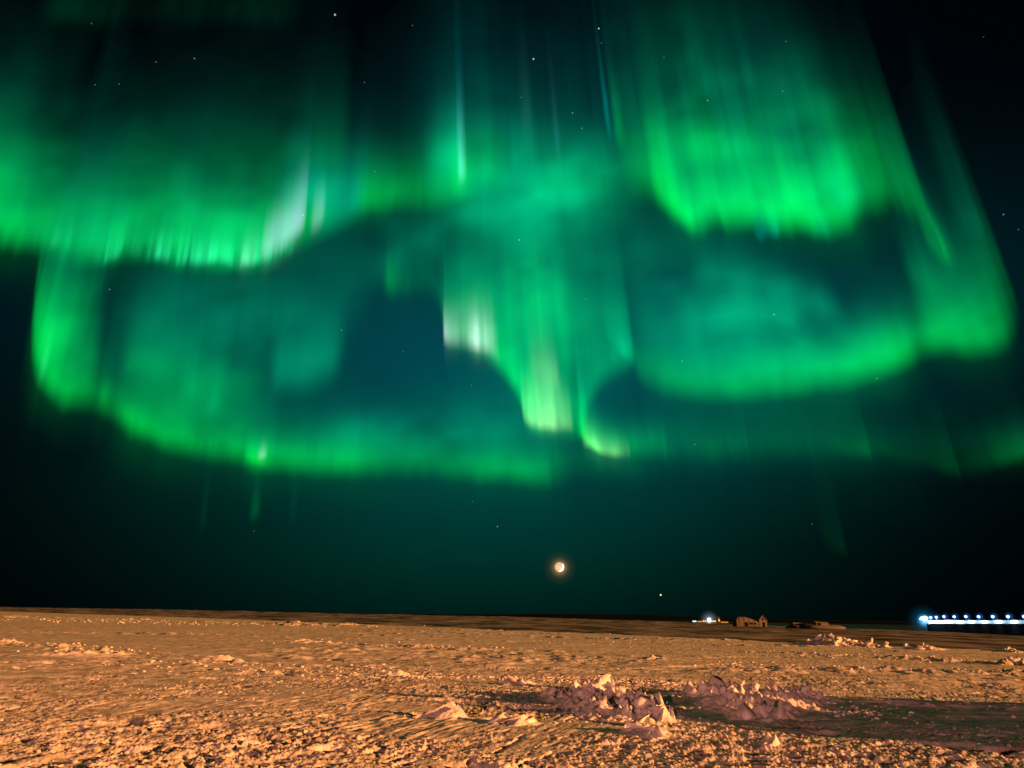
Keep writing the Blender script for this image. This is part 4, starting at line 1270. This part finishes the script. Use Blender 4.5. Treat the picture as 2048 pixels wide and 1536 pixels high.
def settlement():
    D = 900.0
    mpp = D / FPX * 1.03
    rows = [  # px, base py, width px, height px, material of the lit front, label
        (1389, 1244.5, 7, 3.6, COLD, "small building with cold blue light at the left end of the settlement"),
        (1400, 1244.5, 9, 2.8, AMBER, "long low amber lit building in the distant settlement"),
        (1409, 1244.5, 6, 4.6, WARM, "warm lit house left of the white floodlight"),
        (1427, 1245, 9, 5.0, WARM, "warm lit house right of the white floodlight"),
        (1438.5, 1245, 3.6, 8.5, AMBER, "narrow tall amber building at the right of the settlement"),
        (1449, 1245.5, 13, 2.2, AMBER, "dim low shed at the right end of the settlement"),
    ]
    for px, py, w, h, m, lab in rows:
        p = far(px, py, D)
        root = empty("lit_house", p, -math.atan2(p.x, p.y))
        tag(root, lab, "house", "houses of the far settlement")
        W_, H_ = w * mpp, h * mpp
        bm = bmesh.new(); bm_box(bm, (0, 0, H_ * .4 - 2), (W_, 5, H_ * .8 + 4)); link("wall", bm_mesh("wall", bm), HOUSEM, root)
        bm = bmesh.new(); gable(bm, (0, 0, H_ * .8), W_ * 1.04, 5.6, .15, H_ * .32, 0); bmesh.ops.translate(bm, vec=(0, 0, 0), verts=bm.verts)
        for v in bm.verts:
            v.co.z = max(v.co.z, H_ * .8 + .02)
        link("roof", bm_mesh("roof", bm), HROOF, root)
        nw = max(1, int(w / 2.2))
        for i in range(nw):
            bm = bmesh.new()
            bm_box(bm, ((i + .5 - nw / 2) * W_ / nw * .96, -2.56, H_ * .44), (W_ / nw * .72, .1, H_ * .5))
            link("window", bm_mesh("window", bm), m, root)
    p = far(1419, 1245, D)
    root = empty("floodlight", p, -math.atan2(p.x, p.y))
    tag(root, "dazzling white floodlight mast in the middle of the settlement", "floodlight")
    bm = bmesh.new(); bmesh.ops.create_cone(bm, cap_ends=True, segments=8, radius1=.2, radius2=.14, depth=4.6, matrix=Matrix.Translation((0, 0, 1.0))); link("pole", bm_mesh("pole", bm), HROOF, root)
    bm = bmesh.new()
    for dx, dz in ((-1.5, 2.4), (0, 2.4), (1.5, 2.4), (-.6, 4.0), (.6, 4.0)):
        bm_box(bm, (dx, -.5, dz), (1.35, .4, 1.3))
    link("lamp_panel", bm_mesh("lamp_panel", bm), WHITEL, root)
    c = far(1419, 1241, D)
    glow_ball("bloom_halo", c, 8 * mpp, (.75, .80, 1.0), 2.4)  # added glow volumes imitating the bloom of the floodlight
    glow_ball("bloom_halo", c, 20 * mpp, (.45, .62, .80), .45)


settlement()


# ------------------------------------------------------------------ the lamp lit snow wall at the right
def lamp_row():
    lampm = emit_mat("blue_white_lamp", (.42, .75, 1.0), 4.5)
    hot = emit_mat("hot_floodlight", (.50, .82, 1.0), 6.0)
    pole_m = plain_mat("galvanised_pole", (.20, .22, .25), .5)
    xs = [(1855.5, 1235.6), (1863.5, 1235.0), (1874.5, 1234.4), (1890, 1233.2), (1910.5, 1233.4), (1934, 1233.2), (1959.5, 1233.4), (1988, 1233.3), (2018.5, 1233.2), (2051, 1233.2)]
    def dist(px): return 520 - (px - 1855) * .55
    pos = []
    for i, (px, py) in enumerate(xs):
        D = dist(px)
        b = far(px, 1246.6, D)
        t = far(px, py, D)
        pos.append((b, t))
    names = ["first", "second", "third", "fourth", "fifth", "sixth", "seventh", "eighth", "ninth", "tenth"]
    for i, (b, t) in enumerate(pos):
        root = empty("street_lamp", b, -math.atan2(b.x, b.y))
        if i < 9:
            lab = names[i] + " blue white street lamp from the left in the row over the lit snow wall"
        else:
            lab = "street lamp of the row just beyond the right border"
        tag(root, lab, "street lamp", "street lamps over the lit snow wall")
        h = t.z - b.z
        bm = bmesh.new()
        bmesh.ops.create_cone(bm, cap_ends=True, segments=10, radius1=.12, radius2=.07, depth=h, matrix=Matrix.Translation((0, 3.2, h / 2)))
        bm_box(bm, (0, 1.5, h), (.1, 3.4, .1))
        link("pole", bm_mesh("pole", bm), pole_m, root)
        bm = bmesh.new()
        bmesh.ops.create_uvsphere(bm, u_segments=14, v_segments=8, radius=.72, matrix=Matrix.Translation((0, -.2, h)) @ Matrix.Diagonal((1, .8, .85, 1)))
        me = bm_mesh("lamp_head", bm); smooth(me)
        link("lamp_head", me, lampm, root)
        L = bpy.data.lights.new("lamp_light", 'POINT')
        L.energy = 1500
        L.color = (.50, .78, 1.0)
        L.shadow_soft_size = .3
        lo = bpy.data.objects.new("lamp_light", L)
        lo.location = (0, -4.8, h - .8)
        lo.parent = root
        COL.objects.link(lo)
        glow_ball("bloom_halo", t, 2.6, (.05, .25, 1.0), .5)  # added glow volume imitating bloom round the lamp head
    # snow wall behind the lamps
    n = 240
    V = []
    rows = 9
    for i in range(n):
        px = 1852 + (2700 - 1852) * i / (n - 1)
        D = dist(min(px, 2400)) + 1.2
        b = far(px, 1247.3, D)
        t = far(px, 1240.6, D)
        u = Vector((b.x, b.y, 0)).normalized()
        for j in range(rows):
            k = j / (rows - 1)
            z = b.z + (t.z - b.z) * k
            back = u * (k * .7 + .12 * float(vnoise(np.array([i * .35]), np.array([j * .8]), 7)[0]))
            V.append((b.x + back.x, b.y + back.y, z + (.25 * float(vnoise(np.array([i * .22]), np.array([.5]), 9)[0]) if j == rows - 1 else 0)))
        q = u * 6
        V.append((b.x + q.x, b.y + q.y, t.z - .1))
        V.append((b.x + q.x * 2.5, b.y + q.y * 2.5, b.z - 12))
    V = np.array(V)
    me = mesh_from("snow_wall", V, grid_faces(n, rows + 2)[:, ::-1])
    smooth(me)
    tag(link("snow_wall", me, SNOWH), "long straight snow wall lit bluish white by the row of lamps", "snow wall")
    # dark ground in front of the wall
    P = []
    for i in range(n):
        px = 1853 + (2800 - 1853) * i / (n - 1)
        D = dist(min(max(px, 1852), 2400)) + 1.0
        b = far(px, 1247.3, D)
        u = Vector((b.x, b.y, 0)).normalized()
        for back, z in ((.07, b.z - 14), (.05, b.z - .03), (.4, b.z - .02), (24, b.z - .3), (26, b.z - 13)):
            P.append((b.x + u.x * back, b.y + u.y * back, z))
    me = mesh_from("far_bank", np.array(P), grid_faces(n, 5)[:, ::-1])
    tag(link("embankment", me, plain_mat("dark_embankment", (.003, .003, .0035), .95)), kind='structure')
    # cluster of strong lamps at the far end
    root_p = far(1847, 1246, 530)
    root = empty("floodlight_mast", root_p, -math.atan2(root_p.x, root_p.y))
    tag(root, "blazing cluster of blue white floodlights at the left end of the lamp row", "floodlight")
    mp = 530 / FPX * 1.1
    bm = bmesh.new()
    bmesh.ops.create_cone(bm, cap_ends=True, segments=8, radius1=.2, radius2=.12, depth=4.4, matrix=Matrix.Translation((0, .5, 2.0)))
    link("pole", bm_mesh("pole", bm), pole_m, root)
    for px, py, s in ((1846, 1239, 1.0), (1849, 1241, 1.2), (1852, 1243.5, 1.2), (1855, 1245.5, .9), (1850, 1237.5, .8), (1844, 1240.5, .6)):
        bm = bmesh.new()
        bmesh.ops.create_uvsphere(bm, u_segments=12, v_segments=8, radius=.95 * s, matrix=Matrix.Translation(((px - 1847) * mp, 0, (1246 - py) * mp)) @ Matrix.Diagonal((1, .5, .8, 1)))
        me = bm_mesh("floodlight_head", bm); smooth(me)
        link("floodlight_head", me, hot, root)
    c = far(1848.5, 1241, 528)
    glow_ball("bloom_halo", c, 12 * mp, (.10, .50, 1.0), 2.2)  # added glow volumes imitating the bloom of the lamp cluster
    glow_ball("bloom_halo", c, 26 * mp, (.01, .18, .34), .5)


lamp_row()


# ------------------------------------------------------------------ moon, planet, stars
def heaven(px, py, R=200000.0):
    return Vector((0, 0, CAM_H)) + pdir(px, py) * R


def build_sky_bodies():
    R = 200000.0
    r = 8.9 / FPX * R
    c = heaven(1119, 1134, R)
    bm = bmesh.new()
    bmesh.ops.create_uvsphere(bm, u_segments=48, v_segments=24, radius=r)
    me = bm_mesh("moon", bm); smooth(me)
    m, nt, out = new_mat("moon_surface")
    ge = nt.nodes.new('ShaderNodeNewGeometry')
    dt = nt.nodes.new('ShaderNodeVectorMath'); dt.operation = 'DOT_PRODUCT'
    nt.links.new(ge.outputs['Normal'], dt.inputs[0])
    v = pdir(1119, 1134)
    sunward = (CR * .86 - CU * .50).normalized() * .955 + v * .30      # the moon's own sunlit side, low and right
    dt.inputs[1].default_value = sunward.normalized()
    lit = mth(nt, 'MULTIPLY_ADD', dt.outputs['Value'], 6.0, .0, clamp=True)
    nz = nt.nodes.new('ShaderNodeTexNoise'); nz.inputs['Scale'].default_value = 3.0 / r * 1.0
    mx = nt.nodes.new('ShaderNodeMix'); mx.data_type = 'RGBA'
    mx.inputs['A'].default_value = (.52, .36, .22, 1)
    mx.inputs['B'].default_value = (1.9, 1.65, 1.45, 1)
    nt.links.new(lit, mx.inputs['Factor'])
    em = nt.nodes.new('ShaderNodeEmission')
    nt.links.new(mx.outputs['Result'], em.inputs[0])
    em.inputs[1].default_value = KE
    nt.links.new(em.outputs[0], out.inputs[0])
    m.cycles.emission_sampling = 'NONE'
    o = link("moon", me, m)
    o.location = c
    tag(o, "glowing crescent moon with dim dark side, low over the horizon", "moon")
    glow_ball("bloom_halo", heaven(1119.5, 1135, R * .97), r * 2.4, (1.0, .52, .20), .62)  # added glow volumes imitating the bloom round the moon
    glow_ball("bloom_halo", heaven(1119.5, 1136, R * .97), r * 4.2, (.8, .50, .18), .11)
    # planet
    def ball(name, px, py, rad, col, s):
        bm = bmesh.new()
        bmesh.ops.create_uvsphere(bm, u_segments=12, v_segments=8, radius=rad * .82 / FPX * R)
        me = bm_mesh(name, bm); smooth(me)
        o = link(name, me, emit_mat(name + "_light", col, s))
        o.location = heaven(px, py, R)
        return o
    tag(ball("planet", 1321.5, 1190, 2.0, (1.0, .55, .22), 1.6), "bright orange planet low in the sky right of the moon", "planet")
    tag(ball("star", 670, 29.5, 2.0, (.45, .55, 1.0), .9), "bluish star near the top edge left of the middle", "star", "stars")
    tag(ball("star", 1067, 118, 1.7, (.9, .95, 1.0), .7), "brightest white star near the top among faint blue rays", "star", "stars")
    tag(ball("star", 1197.5, 57, 1.6, (.8, 1, .95), .6), "white star at the top beside a thin teal ray", "star", "stars")
    small = [(995, 1053, 1.3, .7), (1038.5, 480, 1.4, .8), (1548, 629, 1.3, .7), (1415, 201, 1.3, .6), (1145, 226, 1.3, .6), (1163.5, 256.5, 1.2, .55), (389, 117, 1.3, .5), (312, 124, 1.2, .3), (606, 430, 1.4, .9), (2007, 429, 1.3, .45), (2037, 459, 1.1, .3),
             (1565, 182, 1.2, .35), (1572, 83, 1.2, .3), (1328, 115, 1.1, .3), (1203, 86, 1.0, .35), (825, 51, 1.1, .3), (729, 165, 1.1, .3), (238, 168, 1.1, .3), (190, 169.5, 1.1, .25), (183, 47, 1.1, .25), (219, 579, 1.2, .5), (683, 660, 1.2, .5),
             (1173, 598, 1.1, .4), (1364, 722, 1.2, .5), (1754, 757, 1.2, .45), (1390, 889, 1.1, .4), (943, 771, 1.1, .4), (806, 703, 1.1, .3), (945, 1003, 1.0, .3), (508, 1062, 1.0, .3), (1624, 1048, 1.1, .3), (750, 343, 1.0, .4), (1042, 195, 1.0, .35), (887, 690, 1.0, .3), (1967, 74, 1.0, .15)]
    for px, py, rad, s in small:
        tag(ball("star", px, py, rad, (.85, 1.0, .95), s * .5), "tiny faint star, a single speck of light in the night sky", "star", "stars")


build_sky_bodies()
